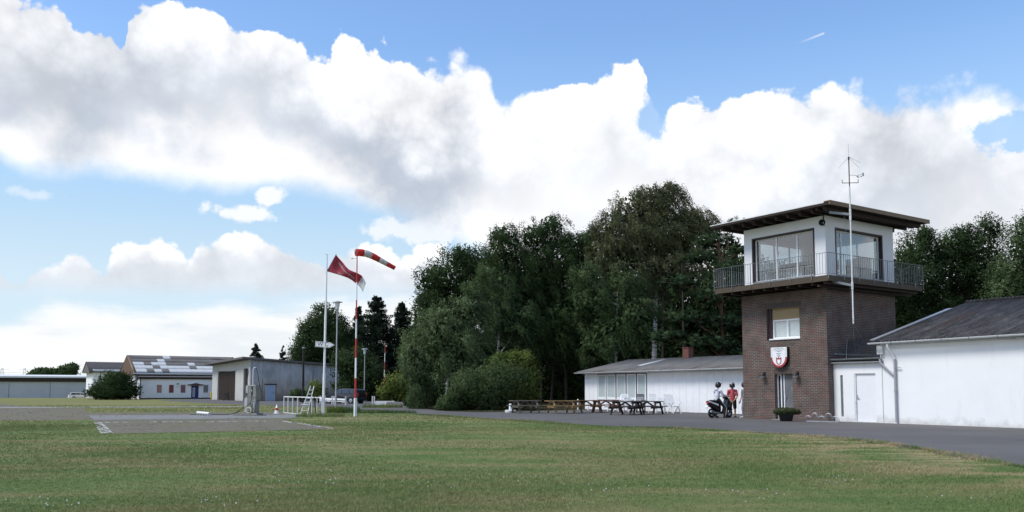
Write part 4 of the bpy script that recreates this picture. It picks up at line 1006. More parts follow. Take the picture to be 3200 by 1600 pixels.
MB().tube([dv, dv + Vector((0, 0, .20))], .018).tube([dv * .985 + Vector((-.22, 0, 0)), dv * .985], .012).lathe([(.005, -.05), (.045, 0), (.005, .05)], dv * .985 + Vector((-.27, 0, 0)), 8).build('swivel', M['steel'], ws)
wk = thing('windsock', 'red and white banded windsock blown out to the right', 'windsock', at(1114, 789, b0.y), 0)
pts = [(1112, 789), (1128, 789.5), (1146, 792.5), (1166, 801), (1188, 813), (1210, 825), (1234, 838)]
P0 = at(1114, 789, b0.y); C = [at(x, y, b0.y + .15 * i) - P0 for i, (x, y) in enumerate(pts)]
hw = [11.2, 11.0, 10.6, 9.6, 8.4, 7.2, 6.0]; sc = b0.y / F
for i, mt in enumerate((1, 1, 0, 1, 0, 1)):
    if i == 0: continue
segs = [(0, 1.45, 1), (1.45, 2.75, 0), (2.75, 3.85, 1), (3.85, 4.95, 0), (4.95, 6, 1)]
def sock(t):
    i = min(int(t), 5); f = t - i; return C[i].lerp(C[i + 1], f), (hw[i] * (1 - f) + hw[i + 1] * f) * sc
for a, b, mt in segs:
    mb = MB(); pp, rr_ = [], []
    for j in range(6):
        p, r = sock(a + (b - a) * j / 5); r *= 1 + (.03 * sin(j * 2.1 + a)); pp.append(p); rr_.append(r)
    mb.tube(pp, rr_, 20, 0, cap=False); solid(mb.build('fabric_band', M['red_cloth'] if mt else M['white_cloth'], wk), .008)
R = Matrix.Rotation(pi / 2, 4, 'Y')
MB().lathe([(hw[0] * sc + .012, -.012), (hw[0] * sc + .012, .012), (hw[0] * sc - .01, .012), (hw[0] * sc - .01, -.012), (hw[0] * sc + .012, -.012)], (0, 0, 0), 20, M=R).build('mouth_ring', M['steel'], wk)

f0 = G(1010, 1300); ft = at(1022, 795, f0.y); fd = ft - f0
fp = thing('flagpole', 'tall white flagpole with a slanting banner arm near its top', 'flagpole', f0)
MB().tube([(0, 0, 0), fd * .26], .075, 12).tube([fd * .26, fd * .62], .062, 12).tube([fd * .62, fd], [.055, .035], 12).build('pole', M['white'], fp)
MB().bar(fd + Vector((-.10, 0, .0)), fd + Vector((.06, 0, 0)), .05, .05).build('cap', M['white'], fp)
A1, A2 = at(1021, 848, f0.y) - f0, at(1051, 793, f0.y) - f0
MB().tube([A1 + (A1 - A2) * .12, A2], .018).build('banner_arm', M['steel'], fp)
fl = thing('banner_flag', 'dark red banner with white lettering and white tail streaming from the flagpole', 'flag', f0)
topc = [(1050, 796), (1060, 808), (1072, 821), (1081, 833), (1090, 842), (1103, 848), (1116, 853), (1126, 858), (1132, 863), (1138, 872), (1143, 885)]
botc = [(1022, 848), (1036, 852), (1050, 856), (1063, 860), (1075, 864), (1088, 869), (1100, 876), (1110, 884), (1118, 890), (1126, 898), (1134, 912)]
def flagp(u, v, off=0.0):
    i = min(int(u * 10), 9); f = u * 10 - i
    a = Vector(topc[i]).lerp(Vector(topc[i + 1]), f); b = Vector(botc[i]).lerp(Vector(botc[i + 1]), f)
    q = a.lerp(b, v)
    dy = .10 * sin(u * 9 + v * 2.2) * min(1, u * 4) + .05 * sin(u * 19 - v * 4)
    return at(q.x, q.y, f0.y + dy - off) - f0
nu, nv = 60, 16
def fgrid(u0, u1, name, mat):
    k0, k1 = int(u0 * nu), int(u1 * nu); mb = MB()
    vs = [flagp(i / nu, j / nv) for i in range(k0, k1 + 1) for j in range(nv + 1)]
    mb.add(vs, [(i * (nv + 1) + j, i * (nv + 1) + j + 1, (i + 1) * (nv + 1) + j + 1, (i + 1) * (nv + 1) + j) for i in range(k1 - k0) for j in range(nv)], 0, True)
    return solid(mb.build(name, mat, fl), .004)
M['banner'] = cloth('banner_red', (.52, .105, .14), .5)
cl_ = fgrid(0, .8, 'cloth', M['banner']); fgrid(.8, 1, 'tail', M['white_cloth'])
def text_mesh(s, size=1.0, spacing=1.0):
    c = bpy.data.curves.new('lettering', 'FONT'); c.body = s; c.size = size; c.align_x = 'CENTER'; c.align_y = 'CENTER'; c.space_character = spacing
    o = bpy.data.objects.new('tmp', c); COL.objects.link(o); bpy.context.view_layer.update()
    me = bpy.data.meshes.new_from_object(o.evaluated_get(bpy.context.evaluated_depsgraph_get())); bpy.data.objects.remove(o); bpy.data.curves.remove(c)
    return me
def flagtext(s, uc, vc, du, dv_, slope):
    me = text_mesh(s); xs_ = [v.co.x for v in me.vertices]; w_ = max(xs_) - min(xs_)
    bm = bmesh.new(); bm.from_mesh(me); bmesh.ops.subdivide_edges(bm, edges=[e for e in bm.edges if e.calc_length() > .15], cuts=2)
    for v in bm.verts:
        u = uc - v.co.x / w_ * du; vv = vc + v.co.y * dv_ * -1 + slope * (u - uc)
        v.co = flagp(min(max(u, 0), .999), min(max(vv, 0), 1), .025)
    bm.to_mesh(me); bm.free(); me.materials.append(M['white_cloth']); o = bpy.data.objects.new('lettering', me); COL.objects.link(o); o.parent = cl_
flagtext('Alukammeer', .37, .47, .52, -.30, .95)
flagtext('TAX', .27, .84, .10, -.22, .4)

wc_ = thing('direction_sign', 'white arrow sign reading WC on the flagpole', 'sign', at(1013, 1076, f0.y - .10))
s_ = f0.y / F
pl = [((x - 1013) * s_, (1076 - y) * s_) for x, y in ((986, 1066), (1031, 1069.5), (1047, 1078), (1030, 1087), (985, 1083.5))]
MB().prism(pl, -.012, .012).build('board', M['white'], wc_)
pin = [(x * .94 - .002, z * .82) for x, z in pl]; mb = MB()
for a, b in zip(pin, pin[1:] + pin[:1]): mb.bar((a[0], -.0145, a[1]), (b[0], -.0145, b[1]), .004, .012)
mb.build('border', M['black'], wc_)
me = text_mesh('W C', .30); me.materials.append(M['black']); o = bpy.data.objects.new('lettering', me); COL.objects.link(o); o.parent = wc_; o.location = (-.06, -.016, .0); o.rotation_euler = (pi / 2, radians(2), 0)

def street_lamp(base, h, label, grp):
    t = thing('street_lamp', label, 'street lamp', base, 0, grp)
    MB().tube([(0, 0, 0), (0, 0, 1.2)], .075, 12).tube([(0, 0, 1.2), (0, 0, h - .66)], [.055, .045], 12).build('post', M['steel'], t)
    MB().lathe([(.07, h - .70), (.10, h - .66), (.10, h - .56), (.13, h - .54)], n=18).build('socket', M['steel'], t)
    MB().lathe([(.12, h - .54), (.155, h - .30), (.18, h - .10)], n=18).build('lamp_glass', M['white_plastic'], t)
    MB().lathe([(.18, h - .10), (.37, h - .09), (.36, h - .065), (.15, h), (.01, h + .01)], n=24).build('lamp_shade', M['steel'], t)
    return t
l1 = G(1049, 1281); lt = at(1053, 941, l1.y)
street_lamp(l1, lt.z, 'nearer street lamp, with broad flat shade, beside the WC sign', 'street lamps')
l2 = at(1138, 1254, 90); l2.z = 0; lt2 = at(1137, 1089, 90)
street_lamp(l2, lt2.z, 'farther thin street lamp, in front of the dark shrub', 'street lamps')
b1 = at(1199, 1252, 92); b1.z = 0; t1 = at(1203.5, 1080, 92)
stripes('marker_pole', 'thin red and white striped pole before the dark spruces', 'pole', b1, t1, [0, .13, .29, .44, .57, .71, .87, 1], .05, .035, [1, 0, 1, 0, 1, 0, 1])
b2 = at(946, 1250, 88); b2.z = 0; t2 = at(949, 1089, 88)
ch = thing('flue_pipe', 'tall black flue pipe standing before the grey corrugated wall', 'pipe', b2)
MB().tube([(0, 0, 0), t2 - b2], .115, 12).build('pipe', M['black'], ch); MB().lathe([(.10, 0), (.17, .03), (.17, .09), (.01, .14)], t2 - b2, 14).build('cap', M['steel'], ch)

# ------------------------------------------------------------------ fuel pump corner
p0 = G(787, 1297)
pu = thing('fuel_pump', 'old grey fuel pump with hose arms on a concrete plinth', 'fuel pump', p0, radians(-14))
GP = paint('pump_grey', (.235, .24, .215), .5, .12, 5, dirt=(.16, .155, .13), dscale=4)
GL = paint('pump_light_grey', (.42, .43, .42), .45, .08, 5)
MB().box(-.50, .50, -.32, .36, .0, .11).build('plinth', M['concrete'], pu, .01)
cb = MB().box(-.33, .33, -.20, .22, .11, .98).build('cabinet', GP, pu, .015)
MB().box(-.345, -.16, -.225, -.201, .16, .96).build('panel', GL, cb)
hd_ = MB().box(-.32, -.15, -.18, .20, .982, 1.66).box(-.145, .34, -.20, .22, 1.0, 1.68).build('head', GP, pu, .015)
MB().box(-.30, -.17, -.20, -.182, 1.08, 1.62).box(-.10, .30, -.22, -.202, 1.62, 1.67).build('head_trim', GL, hd_)
MB().box(-.28, -.19, -.215, -.202, 1.10, 1.22).box(.06, .13, -.222, -.202, 1.10, 1.58).build('gauge', M['black'], hd_)
MB().box(.085, .11, -.232, -.223, 1.32, 1.42).build('gauge_float', M['white'], hd_)
R = Matrix.Rotation(pi / 2, 4, 'X')
ml = MB().lathe([(.19, -.05), (.19, .05), (.15, .07), (.12, .055), (.06, .055)], (-.02, -.27, .27), 24, M=R).build('hose_reel', paint('reel_cream', (.46, .44, .33), .6, .1), pu)
MB().lathe([(.085, .06), (.085, .075), (.001, .078)], (-.02, -.27, .27), 18, M=R).build('hub', M['black'], ml)
MB().lathe([(.05, .09), (.045, .10), (.001, .10)], (-.02, -.27, .27), 16, M=R).build('hub_cap', GL, ml)
MB().tube([(.27, -.24, .2), (.27, -.24, .74)], .045, 10).tube([(.33, -.24, .60), (.33, -.24, .80), (.22, -.24, .82)], .022).build('filter', GL, pu)
for x, dx in ((-.22, -.02), (.02, .15)):
    MB().tube([(x, 0, 1.66), (x, 0, 2.60), (x + dx * .3, 0, 2.64), (x + dx, 0, 2.64)], .022, 8).build('hose_arm', M['white'], pu)
def hose(pts, name='hose', r=.016, par=pu):
    P = [Vector(p) for p in pts]; Q = []
    for i in range(len(P) - 1):
        a, b, c, e = P[max(i - 1, 0)], P[i], P[i + 1], P[min(i + 2, len(P) - 1)]
        for j in range(8):
            t = j / 8; Q.append(.5 * ((2 * b) + (c - a) * t + (2 * a - 5 * b + 4 * c - e) * t * t + (3 * b - a - 3 * c + e) * t ** 3))
    Q.append(P[-1]); return MB().tube(Q, r, 8).build(name, M['rubber'], par)
hose([(.17, 0, 2.64), (.30, -.02, 2.4), (.45, -.04, 1.75), (.62, -.05, 1.15), (.66, -.06, .98), (.60, -.10, .83), (.45, -.16, .80), (.34, -.22, .78)])
hose([(-.24, 0, 2.63), (-.27, -.05, 2.2), (-.28, -.12, 1.7), (-.27, -.2, 1.25)])
hose([(.09, -.24, 1.08), (.10, -.28, .85), (.05, -.30, .66), (.25, -.34, .40), (.55, -.45, .15), (.95, -.6, .04), (1.35, -.75, .02), (1.15, -.95, .02), (.3, -.95, .13 - .11), (-.6, -.9, .02)])
hose([(.08, -.25, .70), (-.20, -.32, .45), (-.38, -.40, .28), (-.75, -.5, .12), (-1.2, -.6, .03), (-2.0, -.7, .02), (-2.8, -.75, .02), (-3.3, -.95, .02)])
hose([(-.36, -.05, .62), (-.50, -.1, .45), (-.75, -.2, .22), (-1.1, -.3, .06), (-1.7, -.4, .02), (-2.6, -.45, .02), (-2.75, -.3, .02), (-1.7, -.2, .02)])
a, b = G(617, 1297), G(655, 1301)
tg = thing('feed_trough', 'white half-round pipe on small feet lying on the paving left of the pump', 'pipe', (a + b) / 2, atan2(b.y - a.y, b.x - a.x))
Lh = (b - a).length / 2
mb = MB(); mb.tube([(-Lh, 0, .145), (Lh, 0, .145)], .058, 14, cap=False); solid(mb.build('pipe', M['white'], tg), .012)
for i in range(5): x = -Lh * .85 + i * Lh * .42; MB().bar((x, -.06, 0), (x, -.03, .10), .02, .02).bar((x, .06, 0), (x, .03, .10), .02, .02).build('foot', M['white_old'], tg)
cpz = G(864.5, 1293)
cn = thing('traffic_cone', 'white traffic cone with red band standing right of the fuel pump', 'cone', cpz)
MB().box(-.16, .16, -.16, .16, 0, .045).build('base', M['white_old'], cn, .01)
MB().lathe([(.13, .045), (.105, .20)], n=20).lathe([(.078, .34), (.04, .47), (.025, .48), (.022, .56), (.001, .565)], n=20).build('cone_body', M['white'], cn)
MB().lathe([(.105, .20), (.078, .34)], n=20).build('red_band', M['red'], cn)
# white barrier fence with a stepladder
qa, qb = G(887, 1291), G(1006, 1300.5)
bf = thing('barrier_fence', 'white metal barrier fence of a top rail and thin posts beside the flagpole', 'fence', qa, atan2(qb.y - qa.y, qb.x - qa.x))
LL = (qb - qa).length
MB().bar((-.03, 0, .99), (LL + .03, 0, .99), .05, .06).build('top_rail', M['white_old'], bf)
MB().bar((0, 0, .03), (LL, 0, .03), .04, .04).build('bottom_rail', M['white_old'], bf)
for f in (0, .12, .25, .385, .75, .88, 1.0): MB().bar((LL * f, 0, 0), (LL * f, 0, .96), .05, .05).build('post', M['white_old'], bf)
s0 = G(955, 1300)
sl = thing('stepladder', 'weathered white wooden stepladder standing against the barrier fence', 'ladder', s0, radians(-8))
for x in (-.20, .22): MB().bar((x - .10, -.1, 0), (x * .45 + .25, .25, 1.62), .045, .035).build('rail', M['white_old'], sl)
for i in range(6): z = .30 + i * .22; f = z / 1.62; MB().bar((-.30 + f * (.46), -.1 + .35 * f, z), (.12 + f * .23, -.1 + .35 * f, z), .10, .03).build('rung', M['white_old'], sl)
for x in (-.05, .30): MB().bar((x, .75, 0), (x * .45 + .20, .30, 1.15), .04, .03).build('back_leg', M['dark_wood'], sl)
MB().box(-.24, .18, -.08, .16, .60, .64).build('shelf', M['white_old'], sl)
# low white barriers further back
def low_barrier(pa, pb, label, nposts=2, beam=.16):
    t = thing('low_barrier', label, 'barrier', pa, atan2(pb.y - pa.y, pb.x - pa.x), 'low white barriers'); L_ = (pb - pa).length
    MB().box(-.05, L_ + .05, -.05, -.02, .42, .42 + beam).build('board', M['white'], t); MB().box(-.05, L_ + .05, -.05, -.02, .28, .34).build('lower_rail', M['white'], t)
    for i in range(nposts): x = L_ * i / max(1, nposts - 1); MB().box(x - .06, x + .06, -.018, .09, 0, .78).build('post', M['white_old'], t)
low_barrier(G(1000, 1262), G(1037, 1264), 'low white barrier between the flagpole and the nearer street lamp')
low_barrier(G(1042, 1264), G(1079, 1267), 'low white barrier in front of the dark car')
g0 = G(1166, 1268)
gp = thing('gate_posts', 'pair of short white posts right of the windsock pole', 'posts', g0)
for x in (-.07, .10): MB().box(x - .045, x + .045, -.05, .05, 0, .82).build('post', M['white_old'], gp)
c0 = G(1200, 1266)
cbk = tag(MB().xf(Matrix()).prism([(-.75, 0), (.95, 0), (.95, .32), (.80, .36), (-.75, .36)], -.2, .2).build('concrete_kerb', M['white_old'], None, .03), 'white painted concrete block lying beside the short white posts', 'block'); cbk.location = c0; cbk.rotation_euler = (0, 0, -.1)
c1_ = G(1255, 1269)
ck2 = tag(MB().prism([(-1.3, 0), (1.2, 0), (1.15, .30), (-1.2, .36)], -.25, .25).build('concrete_kerb', M['concrete'], None, .03), 'grey concrete block lying beside the pale shrubs', 'block'); ck2.location = c1_; ck2.rotation_euler = (0, 0, -.1)

# ------------------------------------------------------------------ things on the tower and the annex
sh = thing('crest_sign', 'shield shaped sign with birds and red castle on the brick wall', 'sign', TL(-2.53, 0, 2.96), TA)
def shield(w, h0, h1, n=20): return [(-w, h1), (-w, h0)] + [(-w * cos(pi * i / n), h0 - (h0 - (-.49) if w > .45 else h0 + .39) * sin(pi * i / n)) for i in range(1, n)] + [(w, h0), (w, h1)]
o_ = shield(.47, .0, .48); i_ = shield(.37, .0, .475)
MB().prism(o_, -.17, -.002).build('sign_box', M['black'], sh)
upper = [p for p in o_ if p[1] >= -.001]; 
M['crest_red'] = paint('crest_red', (.36, .04, .05), .4, .06)
MB().prism([(x * .985, z * .985) for x, z in o_ if z <= .001], -.176, -.171).build('red_field', M['crest_red'], sh)
MB().prism([(-.463, .004), (.463, .004), (.463, .472), (-.463, .472)], -.176, -.171).build('upper_field', M['white_old'], sh)
MB().prism(i_, -.182, -.1765).build('face', M['white'], sh)
mb = MB()
for zc, wv in ((.285, .24), (.165, .18), (.065, .13)):
    for s in (-1, 1): mb.quad((0, -.185, zc - .055), (s * .045, -.185, zc + .0), (s * wv, -.185, zc + .015), (s * wv * .5, -.185, zc + .03), (s * .05, -.185, zc + .02), (0, -.185, zc - .02))
    for s in (-1, 1): mb.hexa([(0, -.186, zc - .055), (s * .05, -.186, zc + .0), (s * .05, -.1835, zc + .0), (0, -.1835, zc - .055), (0, -.186, zc - .01), (s * .05, -.186, zc + .03), (s * .05, -.1835, zc + .03), (0, -.1835, zc - .01)])
mb.build('bird_emblem', paint('emblem_blue', (.06, .09, .13), .5, .1), sh)
mb = MB()
for x0, x1 in ((-.15, -.10), (-.03, .03), (.10, .15)): mb.box(x0, x1, -.188, -.183, -.04, .0 if x0 != -.03 else .01)
mb.box(-.15, .15, -.188, -.183, -.10, -.042)
for i in range(14):
    a0, a1 = pi + pi * i / 14, pi + pi * (i + 1) / 14
    q = [(.15 * cos(a), -.20 + .15 * sin(a)) for a in (a0, a1)] + [(.10 * cos(a), -.20 + .11 * sin(a)) for a in (a1, a0)]
    mb.prism(q, -.188, -.183)
mb.box(-.15, -.10, -.188, -.183, -.20, -.102).box(.10, .15, -.188, -.183, -.20, -.102)
mb.build('castle_emblem', M['crest_red'], sh)
me = text_mesh('LÜNEBURG', .115); me.materials.append(M['zinc']); o = bpy.data.objects.new('lettering', me); COL.objects.link(o); o.parent = sh; o.location = (0, -.185, .405); o.rotation_euler = (pi / 2, 0, 0)
MB().box(-.36, .36, -.1845, -.1825, .345, .352).build('rule', M['zinc'], sh)

def wall_lamp(x, label):
    t = thing('wall_lamp', label, 'lamp', TL(x, 0, 2.10), TA, 'lamps beside the tower door')
    MB().box(-.05, .05, -.03, -.001, .02, .18).tube([(0, -.03, .12), (0, -.14, .14), (0, -.17, .06)], .015).build('bracket', M['black'], t)
    MB().lathe([(.02, .09), (.10, .07), (.145, .0), (.145, -.02)], (0, -.19, 0), 18).build('lamp_shade', M['black'], t)
    MB().lathe([(.13, -.02), (.10, -.09), (.04, -.13), (.001, -.14)], (0, -.19, 0), 18).build('lamp_glass', M['glass_lamp'], t)
wall_lamp(-3.52, 'black wall lamp with glass bowl left of the tower door'); wall_lamp(-1.60, 'black wall lamp with glass bowl right of the tower door')
ls = thing('loudspeaker', 'dark horn loudspeaker under the tower roof corner', 'loudspeaker', TL(-.02, -.10, 9.02), TA)
MB().lathe([(.04, -.30), (.06, -.18), (.13, -.02), (.15, .02), (.13, .0), (.05, -.12), (.001, -.12)], (0, 0, 0), 20, M=Matrix.Rotation(-pi / 2 + .5, 4, 'Z') @ Matrix.Rotation(pi / 2, 4, 'Y')).build('horn', M['black'], ls)
MB().bar((0, .1, .1), (0, .1, .4), .04, .04).build('bracket', M['black'], ls)

# antenna mast held off the tower by two brackets
mx_, my_ = 1.42, .28
def mpt(px, py):
    o = Vector((0, 0, EYE)); r = ray(px, py); n_ = TX; t = ((TO + TX * mx_) - o).dot(n_) / r.dot(n_); p = o + r * t - TO
    return Vector((p.dot(TX), p.dot(TY), p.z))
mbot, mtop = mpt(2667, 1011), mpt(2652, 490)
am = thing('antenna_mast', 'thin antenna mast with anemometer standing off the tower front', 'antenna', TO, TA)
def mz(py): return mbot.lerp(mtop, (1011 - py) / (1011 - 490))
MB().tube([mbot, mz(583)], .033, 10).tube([mz(655), mz(690)], .05, 10).tube([mz(883), mz(905)], .05, 10).build('mast_tube', M['white_old'], am)
MB().tube([mz(583), mz(500)], .024, 8).tube([mz(500), mz(490)], .036, 8).build('upper_tube', M['brown_trim'], am)
w0 = mz(490); MB().tube([w0, w0 + Vector((0, 0, .56))], .007, 6).build('whip', M['steel'], am)
for px, py in ((2622, 524), (2689, 509), (2662, 526)):
    e = mpt(px, py); 
    if px == 2662: e = e + Vector((.35, 0, -.05))
    MB().tube([w0, e], .006, 6).build('radial', M['steel'], am)
ua, ub = mpt(2632, 572), mpt(2682, 571)
MB().tube([ua + Vector((0, 0, .15)), ua, ub, ub + Vector((0, 0, .15))], .016, 8).build('crossbar', M['brown_trim'], am)
ea, eb = mpt(2656, 547), mpt(2684, 549)
an = MB().tube([ea, eb, eb + Vector((0, 0, .05))], .009, 6).build('anemometer_arm', M['steel'], am)
mb = MB()
for a in range(3):
    d_ = Vector((cos(a * 2.09 + .3), sin(a * 2.09 + .3), 0)) * .10; mb.tube([eb + Vector((0, 0, -.05)), eb + d_ + Vector((0, 0, -.05))], .006, 6); mb.lathe([(.001, -.03), (.03, -.01), (.035, .02)], eb + d_ + Vector((0, 0, -.05)), 8)
mb.build('anemometer_cups', M['steel'], an)
e2_ = mpt(2697, 546); MB().tube([eb + Vector((0, 0, .05)), e2_], .007, 6).box(e2_.x - .01, e2_.x + .01, e2_.y - .05, e2_.y + .06, e2_.z - .06, e2_.z + .09).build('wind_vane', M['steel'], an)
for py, z_, y_ in ((672, 9.30, -.6), (893, 6.26, -.5)):
    p = mz(py); MB().bar((.72 if z_ > 9 else .55, y_, z_), p, .08, .10).build('bracket', M['zinc'], am)
for a, b in ((mz(680) + Vector((-.1, -.3, 0)), Vector((.06, 2.0, 3.2))), (mbot, Vector((.9, 1.35, 3.75)))): MB().tube([a, a.lerp(b, .5) + Vector((0, 0, -.06)), b], .006, 5).build('cable', M['steel'], am)

gr = thing('metal_grille', 'dark metal grille leaning on the annex roof against the tower', 'grille', TL(.08, 1.15, 2.70), TA)
mb = MB()
for i in range(24): x = .0 + i * .072; mb.bar((x + .10, 0, .12), (x - .04, .32, 1.02), .012, .012)
for j in range(8): f = j / 7; mb.bar((.10 - .14 * f, .32 * f, .12 + .9 * f), (1.756 - .14 * f, .32 * f, .12 + .9 * f), .010, .010)
mb.build('bars', M['black'], gr)
MB().bar((.08, -.0, .06), (-.06, .33, 1.04), .03, .03).bar((1.78, 0, .06), (1.64, .33, 1.04), .03, .03).build('frame', M['zinc'], gr)

# bike rack and planter by the door
ka, kb = G(2524, 1318), G(2616, 1320.5)
bk = thing('bicycle_rack', 'galvanised bicycle rack of high and low hoops by the brick corner', 'bike rack', ka, atan2(kb.y - ka.y, kb.x - ka.x))
kl = (kb - ka).length
MB().bar((-.05, 0, .03), (kl + .05, 0, .03), .05, .05).build('base_rail', M['steel'], bk)
for i in range(5):
    x = kl * (i + .0) / 4.0 * .93 + .05; h = .40 if i % 2 else .27
    for dx in (-.03, .03):
        pts = [(x + dx - .12, 0, .04), (x + dx - .12, -.05, h * .55)] + [(x + dx - .12 * cos(pi * j / 8), -.08, h * .62 + h * .38 * sin(pi * j / 8)) for j in range(9)] + [(x + dx + .12, -.05, h * .55), (x + dx + .12, 0, .04)]
        MB().tube(pts, .010, 6).build('hoop', M['steel'], bk)

# ------------------------------------------------------------------ picnic tables, garden chairs, parasol foot
def picnic_table(label, mat, c, ang):
    t = thing('picnic_table', label, 'picnic table', (c.x, c.y, .012), ang, 'picnic tables before the clubhouse')
    mb = MB()
    for i in range(5): y = -.35 + i * .142; mb.box(-.90, .90, y, y + .13, .715, .755)
    mb.build('table_top', mat, t)
    for s in (-1, 1):
        mb = MB()
        for j in range(2): y = s * .66 - .13 + j * .135; mb.box(-.90, .90, y, y + .125, .43, .468)
        mb.build('bench', mat, t)
    for x in (-.60, .60):
        f = MB().box(x - .035, x + .035, -.36, .36, .625, .713).box(x - .035, x + .035, -.78, .78, .335, .428).build('end_frame', mat, t)
        for s in (-1, 1): MB().bar((x + .06, s * .70, 0), (x + .06, s * .26, .712), .05, .10, up=(1, 0, 0)).build('leg', mat, f)
    MB().bar((-.57, 0, .36), (0, 0, .70), .05, .08).bar((.57, 0, .36), (0, 0, .70), .05, .08).build('brace', mat, t)
    return t
W_dark = wood('stained_black_wood', (.014, .010, .010), (.035, .024, .022)); W_tan = wood('fresh_tan_wood', (.22, .145, .065), (.36, .25, .12))
W_grey = wood('weathered_grey_wood', (.10, .088, .07), (.20, .18, .145)); W_brown = wood('brown_wood', (.11, .065, .035), (.20, .12, .065)); W_red = wood('red_brown_wood', (.17, .07, .042), (.28, .12, .075))
picnic_table('dark stained picnic table, nearer and left of the dark pair', W_dark, G(1954, 1297), -radians(36))
picnic_table('dark stained picnic table, right of the dark pair by the white chairs', W_dark, G(2023, 1295), -radians(34))
picnic_table('weathered grey picnic table at the far left beside the white parasol foot', W_grey, G(1640, 1291.5), radians(20))
picnic_table('fresh tan wooden picnic table in the middle of the row', W_tan, G(1752, 1292.5), radians(18))
picnic_table('brown picnic table before the left end of the white clubhouse', W_brown, G(1832, 1290.5), radians(16))
picnic_table('reddish brown picnic table under the clubhouse windows', W_red, G(1893, 1289), radians(16))

def garden_chair(label, c, rz, kind='high', mat=None):
    mat = mat or M['white_plastic']
    t = thing('garden_chair', label, 'garden chair', (c.x, c.y, .012), rz, 'garden chairs before the clubhouse wall')
    # chair faces -y, back leans to +y
    hb, sl = (1.08, .30) if kind == 'high' else ((.84, .14) if kind == 'low' else (1.10, .42))
    MB().hexa([(-.23, -.26, .40), (.23, -.26, .40), (.23, .20, .37), (-.23, .20, .37), (-.23, -.26, .43), (.23, -.26, .43), (.23, .20, .40), (-.23, .20, .40)]).build('seat', mat, t, .01)
    mb = MB(); z0 = .40; H_ = hb - z0
    def bp(x, f, o=0): return Vector((x, .20 + sl * f + o, z0 + H_ * f))
    if kind == 'plain':
        mb.hexa([bp(-.23, 0), bp(.23, 0), bp(.23, 1), bp(-.23, 1), bp(-.23, 0, .03), bp(.23, 0, .03), bp(.23, 1, .03), bp(-.23, 1, .03)])
    else:
        for x in (-.23, .23): mb.bar(bp(x, 0), bp(x, 1), .045, .03)
        n = 6 if kind == 'high' else 4
        for i in range(n + 1):
            f = .08 + .90 * i / n; mb.bar(bp(-.22, f), bp(.22, f), .025, .095 if i == n else .062)
    mb.build('backrest', mat, t)
    for s in (-1, 1):
        if kind == 'plain':
            MB().bar((s * .26, -.34, 0), (s * .26, .30, .62), .035, .03).build('leg', mat, t); MB().bar((s * .24, .42, 0), (s * .24, -.22, .62), .035, .03).build('leg', mat, t)
        else:
            MB().bar((s * .25, -.30, 0), (s * .24, -.22, .62), .045, .04).build('leg', mat, t); MB().bar((s * .25, .36, 0), (s * .24, .20, .44), .045, .04).build('leg', mat, t)
        MB().bar((s * .26, -.28, .635), (s * .26, .34, .655), .06, .03).build('armrest', mat, t)
    return t
cw = lambda px, d=0.55: (lambda q: q)(G(px, 1289.0))
dk = paint('dark_grey_plastic', (.055, .058, .06), .5, .1)
def onrow(px, yl):      # a spot on the line yl before the clubhouse wall, seen towards px
    o = Vector((0, 0, EYE)); r = ray(px, 1290); r.z = 0; t = (TO - o + TY * yl).dot(TY) / r.dot(TY); q = o + r * t; q.z = 0; return q
garden_chair('white slatted high-backed chair left under the clubhouse windows', onrow(1944, 3.5), TA + .5)
garden_chair('white low-backed chair behind the dark table, left of the dark grey chair', onrow(1967, 3.1), TA + 1.2, 'low')
garden_chair('white low-backed chair close beside the dark grey chair', onrow(1984, 3.3), TA + .2, 'low')
garden_chair('dark grey slatted chair, the only dark one among the white chairs', onrow(2003, 2.9), TA + .9, 'high', dk)
garden_chair('white slatted high-backed chair just right of the last clubhouse window', onrow(2040, 3.4), TA + .8)
garden_chair('white low-backed chair between two high-backed white chairs', onrow(2064, 3.1), TA + .7, 'low')
garden_chair('white slatted high-backed chair beside the plain folding chair', onrow(2086, 3.3), TA + .8)
garden_chair('plain white folding recliner chair at the right end of the row', onrow(2108, 3.1), TA + 1.3, 'plain')
q = onrow(1925, 3.0)
gt = thing('garden_table', 'white plastic garden table beside the clubhouse windows', 'table', (q.x, q.y, .012), TA + .3)
MB().box(-.45, .45, -.40, .40, .70, .735).build('table_top', M['white_plastic'], gt, .01)
for sx in (-1, 1):
    for sy in (-1, 1): MB().bar((sx * .40, sy * .35, 0), (sx * .34, sy * .30, .70), .05, .05).build('leg', M['white_plastic'], gt)
q = G(1595, 1290)
pf = thing('parasol_foot', 'white concrete parasol foot with short white post beside the grey table', 'parasol foot', q)
MB().lathe([(.32, 0), (.34, .04), (.34, .15), (.30, .17), (.001, .18)], n=24).build('base', M['white_old'], pf)
MB().lathe([(.09, .18), (.085, .50), (.07, .54), (.06, .56), (.001, .565)], n=18).build('post', M['white'], pf)
q = onrow(1802, 3.6)
for px, lb in ((1806, 'thin white post left of the clubhouse corner'), (1838, 'thin white post right before the clubhouse corner')):
    q = onrow(px, 3.6); p_ = tag(MB().lathe([(.045, 0), (.045, .72), (.03, .75), (.001, .755)], n=12).build('short_post', M['white'], None), lb, 'post', 'thin white posts'); p_.location = q

# planter
q = G(2457, 1317)
pt = thing('planter', 'low spreading evergreen in a round black pot by the tower door', 'planter', q)
MB().lathe([(.22, 0), (.27, .05), (.33, .30), (.35, .34), (.32, .34), (.30, .28), (.001, .28)], n=24).build('pot', M['black'], pt)

